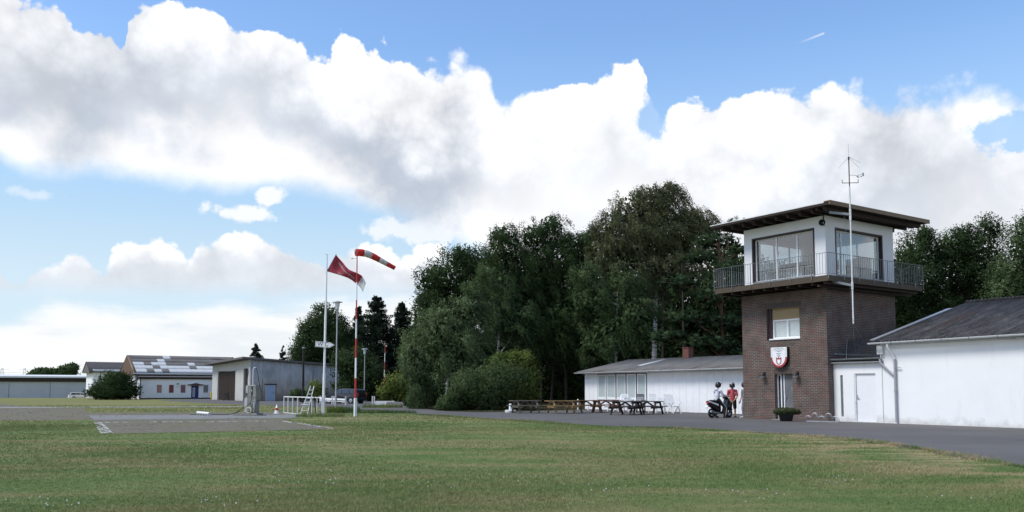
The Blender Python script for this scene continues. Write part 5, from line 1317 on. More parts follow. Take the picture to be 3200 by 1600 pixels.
# ------------------------------------------------------------------ people and motor scooter
def capsules(name, caps, mats, parent, vox=.013):
    """one continuous body: tapered limbs fused by a voxel remesh, coloured by the nearest limb"""
    bm = bmesh.new()
    for p, r, q, s, m in caps:
        p, q = Vector(p), Vector(q); d = q - p; L = d.length; n = 14; k = 12
        zq = d.to_track_quat('Z', 'Y') if L > 1e-5 else Vector((0, 0, 1)).to_track_quat('Z', 'Y'); prof = []
        for i in range(5): a = -pi / 2 + (pi / 2) * i / 4; prof.append((r * cos(a) + 1e-5, r * sin(a)))
        for i in range(1, 5): f = i / 5; prof.append((r + (s - r) * f, L * f))
        for i in range(5): a = (pi / 2) * i / 4; prof.append((s * cos(a) + 1e-5, L + s * sin(a)))
        rows = [[bm.verts.new(p + zq @ Vector((x * cos(2 * pi * j / k), x * sin(2 * pi * j / k), z))) for j in range(k)] for x, z in prof]
        for a, b in zip(rows[:-1], rows[1:]):
            for j in range(k): bm.faces.new((a[j], a[(j + 1) % k], b[(j + 1) % k], b[j]))
        bm.faces.new(rows[0][::-1]); bm.faces.new(rows[-1])
    me = bpy.data.meshes.new('tmp'); bm.to_mesh(me); bm.free(); o = bpy.data.objects.new('tmp', me); COL.objects.link(o)
    r_ = o.modifiers.new('r', 'REMESH'); r_.mode = 'VOXEL'; r_.voxel_size = vox
    s_ = o.modifiers.new('s', 'SMOOTH'); s_.iterations = 2
    bpy.context.view_layer.update()
    me2 = bpy.data.meshes.new_from_object(o.evaluated_get(bpy.context.evaluated_depsgraph_get()))
    bpy.data.objects.remove(o); me2.name = name
    me2.materials.clear()
    for m in mats: me2.materials.append(m)
    npoly = len(me2.polygons); cen = np.empty(npoly * 3); me2.polygons.foreach_get('center', cen); cen = cen.reshape(-1, 3)
    best = np.full(npoly, 1e9); idx = np.zeros(npoly, int)
    for p, r, q, s, m in caps:
        p, q = np.array(p, float), np.array(q, float); d = q - p; L2 = max(1e-9, d @ d); t = np.clip(((cen - p) @ d) / L2, 0, 1)
        dist = np.linalg.norm(cen - (p + t[:, None] * d), axis=1) - (r + (s - r) * t); w = dist < best; best[w] = dist[w]; idx[w] = m
    me2.polygons.foreach_set('material_index', idx.astype(np.int32)); me2.polygons.foreach_set('use_smooth', np.ones(npoly, bool)); me2.update()
    ob = bpy.data.objects.new(name, me2); COL.objects.link(ob); ob.parent = parent; return ob
def hand(wrist, dirv, side, m, curl=.4):
    """palm, four fingers of different length and a thumb from the side of the palm"""
    w = Vector(wrist); d = Vector(dirv).normalized(); s = Vector(side).normalized(); n = d.cross(s).normalized(); c = []
    palm = w + d * .075; c.append((w, .024, palm, .030, m)); c.append((w + s * .015, .022, palm + s * .022, .022, m)); c.append((w - s * .015, .022, palm - s * .022, .022, m))
    for i, L in enumerate((.062, .075, .070, .054)):
        b = palm + s * (.030 - .020 * i) + d * .01; k1 = b + d * L * .55 + n * L * curl * .4; k2 = k1 + d * L * .45 + n * L * curl
        c.append((b, .010, k1, .009, m)); c.append((k1, .009, k2, .007, m))
    t0 = w + d * .025 + s * .028; t1 = t0 + d * .03 + s * .028 + n * .01; c.append((t0, .013, t1, .011, m)); c.append((t1, .011, t1 + d * .028 + n * .01, .008, m))
    return c
skin = paint('skin', (.40, .235, .165), .6, .06); 
def stripes_mat(name, a, b, sc):
    k = NB(name); s = k.n('ShaderNodeTexWave', bands_direction='Z'); k.l(k.co('Object'), s.inputs[0]); s.inputs['Scale'].default_value = sc; s.inputs['Distortion'].default_value = .8
    k.base(k.ramp(s.outputs[0], (.80, a), (.92, b))); return k.set(.9, 0, .1)
shirt_red = stripes_mat('red_striped_shirt', (.40, .022, .04), (.60, .30, .30), 7.5)
def blotch(name, cols, sc):
    k = NB(name); f = k.noise(k.co('Object'), sc, 3, .6); k.base(k.ramp(f, *[(.3 + .4 * i / (len(cols) - 1), c) for i, c in enumerate(cols)])); return k.set(.9, 0, .1)
hoodie = blotch('patterned_hoodie', [(.10, .10, .24), (.55, .56, .64), (.66, .67, .72), (.62, .63, .70)], 9)
greyshirt = blotch('grey_patterned_shirt', [(.10, .10, .11), (.20, .20, .22), (.32, .32, .34)], 11)
jeans = paint('grey_jeans', (.19, .195, .23), .9, .15, 6); blackcloth = paint('black_cloth', (.014, .014, .017), .9, .2); shoe_w = paint('white_shoes', (.62, .62, .60), .6, .08); shoe_d = paint('dark_shoes', (.02, .02, .024), .6, .1)
visor = paint('helmet_visor', (.012, .012, .014), .08, .05, spec=.9)

def helmet(parent, c, R, mat, peak=False, yaw=0):
    Mz = Matrix.Rotation(yaw, 4, 'Z')
    o = MB().lathe([(.001, .155), (.07, .142), (.115, .105), (.138, .045), (.142, -.02), (.135, -.075), (.118, -.12), (.10, -.135), (.088, -.12)], c, 24).build('helmet', mat, parent)
    vs = []; c = Vector(c); mb = MB()
    pts = []
    for zz, rr in ((.065, .137), (.03, .146), (-.02, .150), (-.065, .145)):
        for i in range(9): a = -pi / 2 + radians(-62 + 124 * i / 8) + yaw; pts.append(c + Vector((rr * cos(a), rr * sin(a), zz)))
    mb.add(pts, [(r * 9 + i, r * 9 + i + 1, (r + 1) * 9 + i + 1, (r + 1) * 9 + i) for r in range(3) for i in range(8)], 0, True)
    solid(mb.build('visor', visor, o), .006)
    if peak:
        a = -pi / 2 + yaw; f = Vector((cos(a), sin(a), 0)); s = Vector((-sin(a), cos(a), 0)); b = c + f * .12 + Vector((0, 0, .075))
        MB().hexa([b - s * .10 - Vector((0, 0, .008)), b + s * .10 - Vector((0, 0, .008)), b + s * .06 + f * .09 + Vector((0, 0, -.035)), b - s * .06 + f * .09 + Vector((0, 0, -.035)), b - s * .10 + Vector((0, 0, .01)), b + s * .10 + Vector((0, 0, .01)), b + s * .06 + f * .09 + Vector((0, 0, -.02)), b - s * .06 + f * .09 + Vector((0, 0, -.02))]).build('peak', mat, o)
    return o
def head_caps(c, m, yaw=0):
    c = Vector(c); f = Vector((sin(yaw), -cos(yaw), 0))
    return [(c + Vector((0, 0, .03)), .085, c - Vector((0, 0, .05)) + f * .02, .07, m), (c + f * .095 + Vector((0, 0, -.005)), .012, c + f * .112 + Vector((0, 0, -.035)), .014, m), (c + f * .085 + Vector((0, 0, -.07)), .02, c + f * .088 + Vector((0, 0, -.072)), .018, m)]

# standing boy in the red striped shirt: local frame faces -y (towards the camera), hands clasped in front
q = G(2290, 1304.5)
pA = thing('person', 'person standing in a red striped shirt, black shorts and grey helmet, hands clasped', 'person', (q.x, q.y, .012), -.25)
S0 = 0.96
def sc_(caps, k): return [(Vector(p) * k, r * k, Vector(q) * k, s * k, m) for p, r, q, s, m in caps]
caps = [((0, .01, .93), .145, (0, .02, 1.12), .14, 0), ((-.07, .02, 1.15), .11, (.07, .02, 1.15), .11, 0), ((-.12, .02, 1.36), .075, (.12, .02, 1.36), .075, 0), ((0, .02, 1.2), .135, (0, .02, 1.36), .10, 0),
        ((0, .02, 1.42), .058, (0, .0, 1.50), .055, 1), ((-.08, .01, .90), .115, (.08, .01, .90), .115, 2), ((-.095, .01, .88), .105, (-.115, -.0, .50), .092, 2), ((.095, .01, .88), .105, (.115, -.0, .50), .092, 2),
        ((-.115, .0, .46), .055, (-.12, .01, .30), .056, 1), ((-.12, .01, .30), .055, (-.12, .02, .09), .036, 1), ((.115, .0, .46), .055, (.12, .01, .30), .056, 1), ((.12, .01, .30), .055, (.12, .02, .09), .036, 1),
        ((-.12, .05, .045), .042, (-.14, -.15, .035), .040, 3), ((.12, .05, .045), .042, (.14, -.15, .035), .040, 3),
        ((-.19, .02, 1.36), .066, (-.235, .0, 1.14), .060, 0), ((.19, .02, 1.36), .066, (.235, .0, 1.14), .060, 0),
        ((-.235, .0, 1.12), .042, (-.21, -.06, .98), .038, 1), ((-.21, -.06, .98), .038, (-.055, -.185, .845), .028, 1), ((.235, .0, 1.12), .042, (.21, -.06, .98), .038, 1), ((.21, -.06, .98), .038, (.055, -.185, .845), .028, 1)]
caps += head_caps((0, -.01, 1.60), 1)
caps += hand((-.05, -.19, .84), (.55, -.15, -.75), (.5, -.7, .4), 1, .5) + hand((.05, -.19, .835), (-.5, -.2, -.8), (-.5, -.7, .4), 1, .5)
capsules('body', caps, [shirt_red, skin, blackcloth, shoe_d], pA)
hsil = blotch('silver_helmet', [(.30, .30, .31), (.42, .42, .43), (.06, .06, .06), (.46, .46, .47)], 7)
helmet(pA, (0, .0, 1.64), 1, hsil, False, -.15)

# person half hidden behind the brick corner, facing the scooter (local -x side seen)
q = TL(-5.02, .28)
pB = thing('person', 'person in grey patterned shirt and grey jeans half hidden behind the brick corner', 'person', (q.x, q.y, .012), -1.15)
caps = [((0, .02, .95), .13, (0, .02, 1.12), .135, 0), ((-.13, .02, 1.38), .07, (.13, .02, 1.38), .07, 0), ((0, .02, 1.15), .135, (0, .02, 1.36), .11, 0), ((0, .02, 1.44), .058, (0, .0, 1.52), .055, 1),
        ((-.08, .02, .92), .11, (.08, .02, .92), .11, 2), ((-.09, .02, .88), .095, (-.11, -.04, .50), .075, 2), ((.09, .02, .88), .095, (.11, .02, .50), .075, 2), ((-.11, -.04, .50), .075, (-.11, .0, .10), .062, 2), ((.11, .02, .50), .075, (.11, .06, .10), .062, 2),
        ((-.11, .02, .045), .044, (-.12, -.19, .036), .040, 3), ((.11, .08, .045), .044, (.12, -.13, .036), .040, 3),
        ((-.20, .02, 1.38), .06, (-.25, .03, 1.10), .052, 0), ((-.25, .03, 1.10), .045, (-.22, -.10, .88), .03, 1), ((.20, .02, 1.38), .06, (.25, .03, 1.10), .052, 0), ((.25, .03, 1.10), .045, (.22, -.08, .88), .03, 1)]
caps += head_caps((0, -.01, 1.62), 1)
caps += hand((-.22, -.105, .86), (0, -.3, -.9), (0, -.9, .3), 1) + hand((.22, -.085, .86), (0, -.3, -.9), (0, -.9, .3), 1)
capsules('body', caps, [greyshirt, skin, jeans, shoe_w], pB)
helmet(pB, (0, .0, 1.66), 1, paint('dark_red_helmet', (.06, .018, .025), .3, .1), False, 0)

# motor scooter: local +x is forward
ra_, fa_ = G(2222, 1307.5), G(2280, 1305.2)
mid = (ra_ + fa_) / 2; ang = radians(34)
ms = thing('motor_scooter', 'black motor scooter with white tail panels standing by the brick corner', 'scooter', (mid.x, mid.y, .012), ang)
blk = M['scooter_black'] = paint('scooter_black', (.010, .010, .011), .22, .1, spec=.6)
R = Matrix.Rotation(pi / 2, 4, 'X')
WB = .62
for x in (-WB, WB):
    w = thing_part('wheel', ms)
    MB().lathe([(.145, -.05), (.20, -.062), (.235, -.035), (.242, 0), (.235, .035), (.20, .062), (.145, .05), (.145, -.05)], (x, 0, .242), 28, M=R).build('tyre', M['rubber'], w)
    mb = MB().lathe([(.15, -.035), (.15, .035), (.13, .035), (.13, -.035), (.15, -.035)], (x, 0, .242), 24, M=R).lathe([(.001, -.04), (.05, -.04), (.05, .04), (.001, .04)], (x, 0, .242), 14, M=R)
    for a in range(5): c_ = cos(a * 1.2566), sin(a * 1.2566); mb.bar((x + .04 * c_[0], 0, .242 + .04 * c_[1]), (x + .135 * c_[0], 0, .242 + .135 * c_[1]), .03, .03)
    mb.build('rim', M['steel'], w)
def loft(name, secs, mat, parent, smooth=True):
    """rounded sections (x, half width, z low, z high) joined front to back"""
    mb = MB(); n = 12; vs = []
    for x, w, z0, z1 in secs:
        for j in range(n):
            a = 2 * pi * j / n; ca, sa = cos(a), sin(a); e = .6
            vs.append((x, w * abs(ca) ** e * (1 if ca > 0 else -1), (z0 + z1) / 2 + (z1 - z0) / 2 * abs(sa) ** e * (1 if sa > 0 else -1)))
    k = len(secs); mb.add(vs, [(i * n + j, i * n + (j + 1) % n, (i + 1) * n + (j + 1) % n, (i + 1) * n + j) for i in range(k - 1) for j in range(n)] , 0, smooth)
    mb.add(vs[:n], [tuple(range(n))]); mb.add(vs[-n:], [tuple(range(n))]); return mb.build(name, mat, parent)
loft('rear_body', [(-.92, .08, .76, .86), (-.75, .14, .56, .86), (-.45, .16, .42, .80), (-.18, .16, .30, .76), (-.08, .13, .26, .68)], blk, ms)
loft('floor_board', [(-.14, .15, .20, .34), (.1, .15, .19, .30), (.30, .16, .20, .34)], blk, ms)
loft('seat', [(-.72, .10, .86, .90), (-.55, .13, .80, .90), (-.25, .14, .76, .87), (.0, .10, .70, .83)], M['rubber'], ms)
MB().hexa([(.26, -.17, .28), (.26, .17, .28), (.36, .19, .30), (.36, -.19, .30), (.44, -.16, .98), (.44, .16, .98), (.52, .12, .96), (.52, -.12, .96)]).build('leg_shield', blk, ms, .03)
loft('front_cowl', [(.46, .16, .62, 1.0), (.58, .15, .62, .98), (.68, .09, .66, .88)], blk, ms)
loft('front_mudguard', [(.36, .06, .44, .50), (.55, .075, .48, .54), (.72, .075, .47, .53), (.86, .05, .38, .44)], blk, ms)
for s in (-1, 1):
    MB().bar((.62, s * .075, .242), (.44, s * .06, .80), .035, .035).build('fork', M['black'], ms)
    MB().hexa([(-.90, s * .10, .80), (-.30, s * .172, .60), (-.30, s * .182, .60), (-.90, s * .12, .80), (-.88, s * .10, .86), (-.30, s * .168, .70), (-.30, s * .178, .70), (-.88, s * .12, .86)]).build('side_panel', M['white'], ms)
    MB().tube([(.38, s * .06, 1.04), (.34, s * .22, 1.08), (.28, s * .34, 1.06)], .016, 8).tube([(.31, s * .28, 1.07), (.26, s * .38, 1.055)], .022, 8).build('handlebar', M['black'], ms)
    MB().tube([(.36, s * .20, 1.08), (.38, s * .28, 1.24)], .008, 6).box(.365, .395, s * .28 - .055, s * .28 + .055, 1.22, 1.31).build('mirror', M['black'], ms)
    MB().box(.66, .70, s * .055 - .035, s * .055 + .035, .76, .83).build('headlight', M['glass_lamp'], ms)
loft('handlebar_cowl', [(.26, .08, .96, 1.06), (.40, .11, .94, 1.10), (.52, .06, .94, 1.06)], blk, ms)
MB().hexa([(-.96, -.09, .74), (-.90, -.11, .74), (-.90, .11, .74), (-.96, .09, .74), (-.94, -.08, .80), (-.88, -.10, .80), (-.88, .10, .80), (-.94, .08, .80)]).build('tail_light', M['red'], ms)
MB().bar((-.88, 0, .72), (-.98, 0, .50), .12, .02).build('number_plate_holder', M['black'], ms); MB().bar((-.955, 0, .64), (-1.01, 0, .52), .16, .008).build('number_plate', M['white_old'], ms)
MB().tube([(-.15, -.13, .24), (-.55, -.15, .26)], [.03, .055], 12).tube([(-.55, -.15, .26), (-.85, -.155, .34)], .06, 12).build('exhaust', M['zinc'], ms)
loft('engine', [(-.70, .10, .18, .34), (-.40, .11, .16, .40), (-.15, .10, .2, .38)], M['black'], ms)
# rider astride the scooter, feet on the ground, hands on the bars, looking ahead
pC = thing('person', 'person in white patterned hoodie and dark helmet sitting astride the black scooter', 'person', (mid.x, mid.y, .012), ang)
caps = [((-.22, 0, .93), .135, (-.20, 0, 1.10), .13, 0), ((-.19, -.13, 1.36), .075, (-.19, .13, 1.36), .075, 0), ((-.21, 0, 1.08), .14, (-.18, 0, 1.34), .125, 0), ((-.20, 0, 1.40), .08, (-.17, 0, 1.44), .06, 0),
        ((-.16, 0, 1.44), .056, (-.14, 0, 1.52), .055, 1), ((-.22, -.07, .90), .115, (-.22, .07, .90), .115, 2)]
for s in (-1, 1):
    caps += [((-.20, s * .10, .88), .10, (.06, s * .25, .52), .072, 2), ((.06, s * .25, .52), .07, (-.02, s * .28, .10), .048, 2), ((-.04, s * .28, .045), .042, (.17, s * .31, .036), .040, 3),
             ((-.18, s * .19, 1.36), .066, (-.06, s * .26, 1.15), .058, 0), ((-.06, s * .26, 1.15), .056, (.19, s * .30, 1.085), .042, 0)]
    caps += hand((.20, s * .305, 1.085), (.95, 0, -.1), (0, -s, .1), 1, .75 * -1 if s > 0 else .75)
hc = Vector((-.12, 0, 1.62))
caps += [(hc + Vector((0, 0, .03)), .085, hc + Vector((.02, 0, -.05)), .07, 1), (hc + Vector((.095, 0, -.005)), .012, hc + Vector((.112, 0, -.035)), .014, 1), (hc + Vector((.085, 0, -.07)), .02, hc + Vector((.088, 0, -.072)), .018, 1)]
bd = capsules('body', caps, [hoodie, skin, blackcloth, shoe_d], pC)
for s in (-1, 1): MB().bar((-.13, s * .222, .82), (.10, s * .322, .52), .012, .03).bar((.10, s * .325, .50), (.03, s * .332, .14), .012, .03).build('trouser_stripe', M['white_cloth'], bd)
MB().lathe([(.10, -.05), (.13, .0), (.11, .05), (.07, .06)], (-.22, 0, 1.42), 18).build('hood', hoodie, bd)
helmet(pC, (-.13, 0, 1.655), 1, paint('dark_helmet', (.022, .020, .024), .25, .1, spec=.6), True, pi / 2 - .25)

# ------------------------------------------------------------------ foliage
def quads(name, V, mat, parent=None, N=None):
    n = len(V); me = bpy.data.meshes.new(name)
    me.vertices.add(n * 4); me.vertices.foreach_set('co', V.reshape(-1).astype(np.float32))
    me.loops.add(n * 4); me.loops.foreach_set('vertex_index', np.arange(n * 4, dtype=np.int32))
    me.polygons.add(n); me.polygons.foreach_set('loop_start', np.arange(n, dtype=np.int32) * 4)
    if N is not None:
        a = me.attributes.new('puff', 'FLOAT_VECTOR', 'POINT'); a.data.foreach_set('vector', np.repeat(N, 4, 0).reshape(-1).astype(np.float32))
    me.materials.append(mat); me.update(calc_edges=True)
    o = bpy.data.objects.new(name, me); COL.objects.link(o)
    if parent: o.parent = parent
    return o
def unit(n): v = rng.normal(size=(n, 3)); return v / np.linalg.norm(v, axis=1, keepdims=True)
def leafquads(P, D, L, Wd):
    """pointed leaves at P, long axis D, length L, width Wd"""
    n = len(P); r = unit(n); s = np.cross(D, r); s /= np.linalg.norm(s, axis=1, keepdims=True) + 1e-9
    L = np.broadcast_to(np.asarray(L), (n,))[:, None]; Wd = np.broadcast_to(np.asarray(Wd), (n,))[:, None]
    return np.stack([P - D * L * .5, P + s * Wd * .5 - D * L * .05, P + D * L * .5, P - s * Wd * .5 + D * L * .05], 1)
WIND = np.array([.55, .15, 0.0])
def nz(v): return v / (np.linalg.norm(v, axis=1, keepdims=True) + 1e-9)
def crown(lobes, style, leaf=.2, cover=1.5, hollow=.55):
    """lobes: (centre, radii) in metres. Leaves hang in clumps through the outer part of every lobe, larger inner leaves close it.
    Returns the leaf quads and a soft outward direction per leaf, so that clumps catch light as rounded masses."""
    out, nor = [], []
    def put(q, n): out.append(q); nor.append(n)
    for c, R in lobes:
        c = np.array(c); R = np.array(R); area = 4 * pi * ((R[0] * R[1] * R[2]) ** (2 / 3))
        if style == 'needlepad':
            ncl = int(area * cover * 2.6); u = unit(ncl); rad = rng.uniform(.2, 1.0, ncl) ** .6
            C = c + u * R * rad[:, None]; k = 20; CC = np.repeat(C, k, 0)
            d = unit(ncl * k); d[:, 2] = np.abs(d[:, 2]) * .8 + .05; d = nz(d); P = CC + d * leaf * .5 * rng.uniform(.3, 1, (len(CC), 1))
            put(leafquads(P, d, leaf * rng.uniform(.6, 1.2, len(P)), leaf * .15), nz(d * .8 + np.repeat(u, k, 0) * .5 + [0, 0, .2]))
            m = int(area * 3); u = unit(m); P = c + u * R * (rng.random(m) ** .5 * .8)[:, None]; put(leafquads(P, nz(unit(m) * [1, 1, .3]), .55, .3), nz(u + [0, 0, -.2])); continue
        # inner leaves
        m = int(area * 1.3 / (leaf * 2.2) ** 2); u = unit(m); P = c + u * R * (.15 + .68 * rng.random(m) ** .6)[:, None]
        put(leafquads(P, unit(m), leaf * rng.uniform(1.6, 3.0, m), leaf * rng.uniform(1.0, 1.8, m)), u)
        cs = min(.34 + leaf * .9, R.min() * .5)
        ncl = max(8, int(area * cover / (cs * cs * .9)))
        u = unit(ncl); rad = hollow + (1.08 - hollow) * rng.random(ncl) ** .55
        bump = 1 + .15 * np.sin(u[:, 0] * 5 + c[0]) * np.sin(u[:, 2] * 6 + c[2]) + .10 * np.sin(u[:, 1] * 9 + u[:, 0] * 7)
        C = c + u * R * (rad * bump)[:, None]
        if style == 'weep':
            k = int(19 * (.2 / leaf) ** 1.2); nt = max(5, ncl // 6); sel = rng.integers(0, ncl, nt); u = np.repeat(u[sel], 6, 0); C = np.repeat(C[sel], 6, 0) + rng.normal(size=(nt * 6, 3)) * .17; ncl = nt * 6
            Ls = rng.uniform(.5, 1.7, ncl) * 1.2
            t = np.tile(np.linspace(0, 1, k), ncl); CC = np.repeat(C, k, 0); LL = np.repeat(Ls, k)
            out_d = np.repeat(u * [1, 1, .2], k, 0); w = np.repeat(rng.uniform(.3, 1.1, ncl), k)
            P = CC + np.stack([np.zeros_like(t), np.zeros_like(t), .30 * LL * t - LL * t ** 1.7], 1) + out_d * (LL * t * .35)[:, None] + WIND * (w * LL * t)[:, None]
            e = rng.normal(size=P.shape) * .10 * (1.25 - t)[:, None]; P += e
            D = np.stack([WIND[0] * w + out_d[:, 0] * .35, WIND[1] * w + out_d[:, 1] * .35, .25 - 1.7 * t ** .7], 1) + rng.normal(size=P.shape) * .38
            put(leafquads(P, nz(D), leaf * rng.uniform(.5, 1.35, len(P)), leaf * rng.uniform(.3, .5, len(P))), nz(out_d * .8 + e * 4 + [0, 0, .25] + np.stack([0 * t, 0 * t, .5 - 1.1 * t], 1)))
        else:
            k = int(15 * (.2 / leaf) ** 1.2) if leaf < .2 else 13
            e = rng.normal(size=(ncl * k, 3)) * cs * np.array([.52, .52, .40]); P = np.repeat(C, k, 0) + e; uu = np.repeat(u, k, 0)
            D = nz(unit(len(P)) * [1, 1, .6] + uu * .5)
            put(leafquads(P, D, leaf * rng.uniform(.5, 1.35, len(P)), leaf * rng.uniform(.35, .65, len(P))), nz(uu + e / cs * .8 + [0, 0, .1]))
            ns = max(2, ncl // 8); us = unit(ns); us[:, 2] = np.abs(us[:, 2]) * 1.2; us = nz(us)       # loose shoots that break the outline
            B = c + us * R * .95; kk = 14; t = np.tile(np.linspace(0, 1, kk), ns)
            dirs = nz(us * [.7, .7, 1] + [0.15, 0, .35])
            P = np.repeat(B, kk, 0) + np.repeat(dirs, kk, 0) * (t * rng.uniform(.4, 1.3, ns).repeat(kk))[:, None] * min(1.0, R.min() * .5) + rng.normal(size=(ns * kk, 3)) * .09 * min(1.0, R.min())
            D = nz(np.repeat(dirs, kk, 0) + rng.normal(size=(ns * kk, 3)) * .6)
            put(leafquads(P, D, leaf * rng.uniform(.6, 1.2, len(P)), leaf * .5), np.repeat(nz(us), kk, 0))
    return np.concatenate(out), np.concatenate(nor)
def lobes_px(L, Y, dz=.9, yo=None):
    r = []
    for i, l in enumerate(L):
        x, y, a, b = l[:4]; off = l[4] if len(l) > 4 else random.uniform(-.3, .3) * a * Y / F
        yy = Y + off; p = at(x, y, yy); s = yy / F; r.append(((p.x, p.y, p.z), (a * s, max(a, b) * s * dz, b * s)))
    return r
def tree(name, label, cat, L, Y, style, mat, leaf, cover, trunk=None, bark='bark', group=None, hollow=.5, limbs=True, dz=.9):
    lob = lobes_px(L, Y, dz)
    cx = sum(l[0][0] for l in lob) / len(lob) if trunk is None else at(trunk[0], 1240, Y).x
    base = Vector((cx, Y, 0)); base.z = float(hz(base.x, base.y))
    t = thing(name, label, cat, base, 0, group)
    V, Nn = crown(lob, style, leaf, cover, hollow); bz = np.array(base)
    quads('crown', V - bz, M[mat], t, Nn)
    tr_ = trunk[1] if trunk else .12
    top = max(l[0][2] for l in lob)
    mb = MB(); pts = [Vector((0, 0, -.1)), Vector((.05, .0, top * .25)), Vector((.12, .05, top * .55)), Vector((.1, 0, top * .92))]
    if trunk and len(trunk) > 2: pts = [Vector((0, 0, -.1)), Vector((trunk[2] * .3, 0, top * .25)), Vector((trunk[2] * .7, 0, top * .55)), Vector((trunk[2], 0, top * .9))]
    mb.tube(pts, [tr_, tr_ * .85, tr_ * .55, tr_ * .15], 9)
    if limbs:
        for c, R in lob:
            q = Vector(c) - base; h0 = min(max(q.z - R[2] * 1.1 - .25 * Vector((q.x, q.y)).length, .12 * top), top * .8); f = h0 / top
            s0 = pts[0].lerp(pts[3], f); s0.z = h0
            mid_ = s0.lerp(q, .5) + Vector((0, 0, -.06 * (q - s0).length))
            mb.tube([s0, mid_, q], [tr_ * .42, tr_ * .28, tr_ * .10], 6)
            for _ in range(3):
                e = q + Vector((random.uniform(-.8, .8) * R[0], random.uniform(-.8, .8) * R[1], random.uniform(-.3, .9) * R[2])); mb.tube([mid_.lerp(q, .6), e], [tr_ * .14, .015], 5)
    mb.build('trunk', M[bark], t)
    return t
def spruce(label, apex, hwid, base_py, Y, mat='needle', dens=1.0, droop=.35, leaf=.30, grp='spruces left of the birches', whorls=34, start=.06):
    a = at(apex[0], apex[1], Y); base = Vector((a.x, Y, float(hz(a.x, Y)))); h = a.z - base.z; rw = hwid * Y / F
    t = thing('spruce_tree', label, 'tree', base, 0, grp)
    mb = MB(); mb.tube([(0, 0, -.1), (0, 0, h * .5), (0, 0, h)], [.16 + h * .006, .10, .015], 8)
    Ps, Ds, Ns = [], [], []
    dense = dens >= 1
    for i in range(whorls):
        f = start + (1 - start) * ((i + random.uniform(-.45, .45)) / whorls); f = min(max(f, .02), .985)
        r = rw * (1 - f) ** (.62 if dense else .8) * random.uniform(.8, 1.1) + .15; nb = max(4, int(8 * dens + 3 * random.random()))
        for b in range(nb):
            z = h * f + random.uniform(-.5, .5) * h / whorls * 1.2
            az_ = 2 * pi * (b + random.random() * .9) / nb; rr_ = r * random.uniform(.62, 1.12); d = np.array([cos(az_), sin(az_), 0]); dr_ = droop * random.uniform(.5, 1.4)
            n = int((30 + 44 * rr_) * (1.5 if dense else .8)); s = rng.random(n) ** .8
            zz = z - dr_ * rr_ * s + dr_ * .9 * rr_ * s ** 2.4
            side = np.array([-d[1], d[0], 0]); wob = rng.normal(size=n) * .16 * rr_ * (1.05 - s * .75)
            P = d * (rr_ * s)[:, None] + side * wob[:, None] + np.stack([np.zeros(n), np.zeros(n), zz + rng.normal(size=n) * .08 - np.abs(rng.normal(size=n)) * (.26 if dense else .12)], 1)
            D = d + side * (np.sign(wob) * .7)[:, None] + np.array([0, 0, -.5]) + rng.normal(size=(n, 3)) * .4
            Ps.append(P); Ds.append(D / np.linalg.norm(D, axis=1, keepdims=True)); Ns.append(nz(d * .7 * np.ones((n, 1)) + np.stack([0 * s, 0 * s, .2 + rng.normal(size=n) * .5], 1)))
            if b % 2 == 0: mb.tube([(0, 0, z), tuple(d * rr_ * .55 + [0, 0, z - dr_ * rr_ * .45]), tuple(d * rr_ + [0, 0, z - dr_ * rr_ * .15])], [.035, .022, .008], 5)
    P = np.concatenate(Ps); D = np.concatenate(Ds)
    quads('crown', leafquads(P, D, leaf * rng.uniform(.6, 1.35, len(P)), leaf * .36), M[mat], t, np.concatenate(Ns))
    mb.build('trunk', M['bark'], t); return t

GB = 'birches before the dark wood'; GD = 'tall trees behind the clubhouse'; GS = 'shrubs along the asphalt'; GR = 'trees behind the long white building'
tree('deciduous_tree', 'dense dark deciduous tree rising behind the grey hangar', 'tree', [(1000, 1085, 78, 80), (950, 1130, 48, 60), (1035, 1030, 50, 55), (1012, 995, 38, 40), (975, 1040, 45, 45), (1065, 1090, 50, 80), (930, 1160, 35, 40), (1000, 1170, 85, 50)], 135, 'leaf', 'leaf_dark', .30, 1.4, (1005, .35))
spruce('tall broad dark spruce, the biggest of the spruces', (1178, 922), 128, 1240, 126)
spruce('dark spruce just right of the biggest spruce', (1257, 941), 90, 1240, 131)
spruce('slender dark spruce behind the windsock pole', (1121, 952), 54, 1240, 141)
spruce('sparse spruce top showing above the middle of the hangar roof', (801, 1072), 62, 1240, 175, 'dead_needle', .62, -.35, .42, 'spruce tops above the hangar', 17, .3)
spruce('thin ragged spruce top between the sparse one and the dark trees', (884, 1080), 44, 1240, 178, 'dead_needle', .45, .55, .40, 'spruce tops above the hangar', 15, .3)
tree('weeping_birch', 'small silvery weeping birch at the left end, over an ivy covered trunk', 'tree', [(1305, 1075, 52, 55), (1275, 1130, 34, 70), (1335, 1025, 45, 45), (1300, 1180, 30, 50), (1297, 1236, 17, 42)], 62, 'weep', 'leaf_silver', .125, 1.25, (1300, .11, .25), 'bark_birch', GB)
tree('weeping_birch', 'silvery weeping birch with a white trunk beside the round shrub', 'tree', [(1400, 1000, 72, 58), (1368, 1070, 48, 68), (1445, 1085, 62, 70), (1402, 1140, 52, 50), (1462, 962, 50, 45), (1350, 1000, 40, 50), (1475, 1150, 50, 45)], 60, 'weep', 'leaf_silver', .125, 1.25, (1394, .13, .3), 'bark_birch', GB)
tree('deciduous_tree', 'dark leafy tree standing high behind the small silvery birches', 'tree', [(1425, 862, 82, 75), (1358, 930, 58, 60), (1482, 828, 55, 52), (1348, 872, 45, 45), (1505, 905, 80, 80), (1400, 960, 90, 60), (1330, 990, 45, 60), (1440, 805, 35, 30)], 80, 'leaf', 'leaf_dark', .22, 1.3, (1430, .25), 'bark', GD)
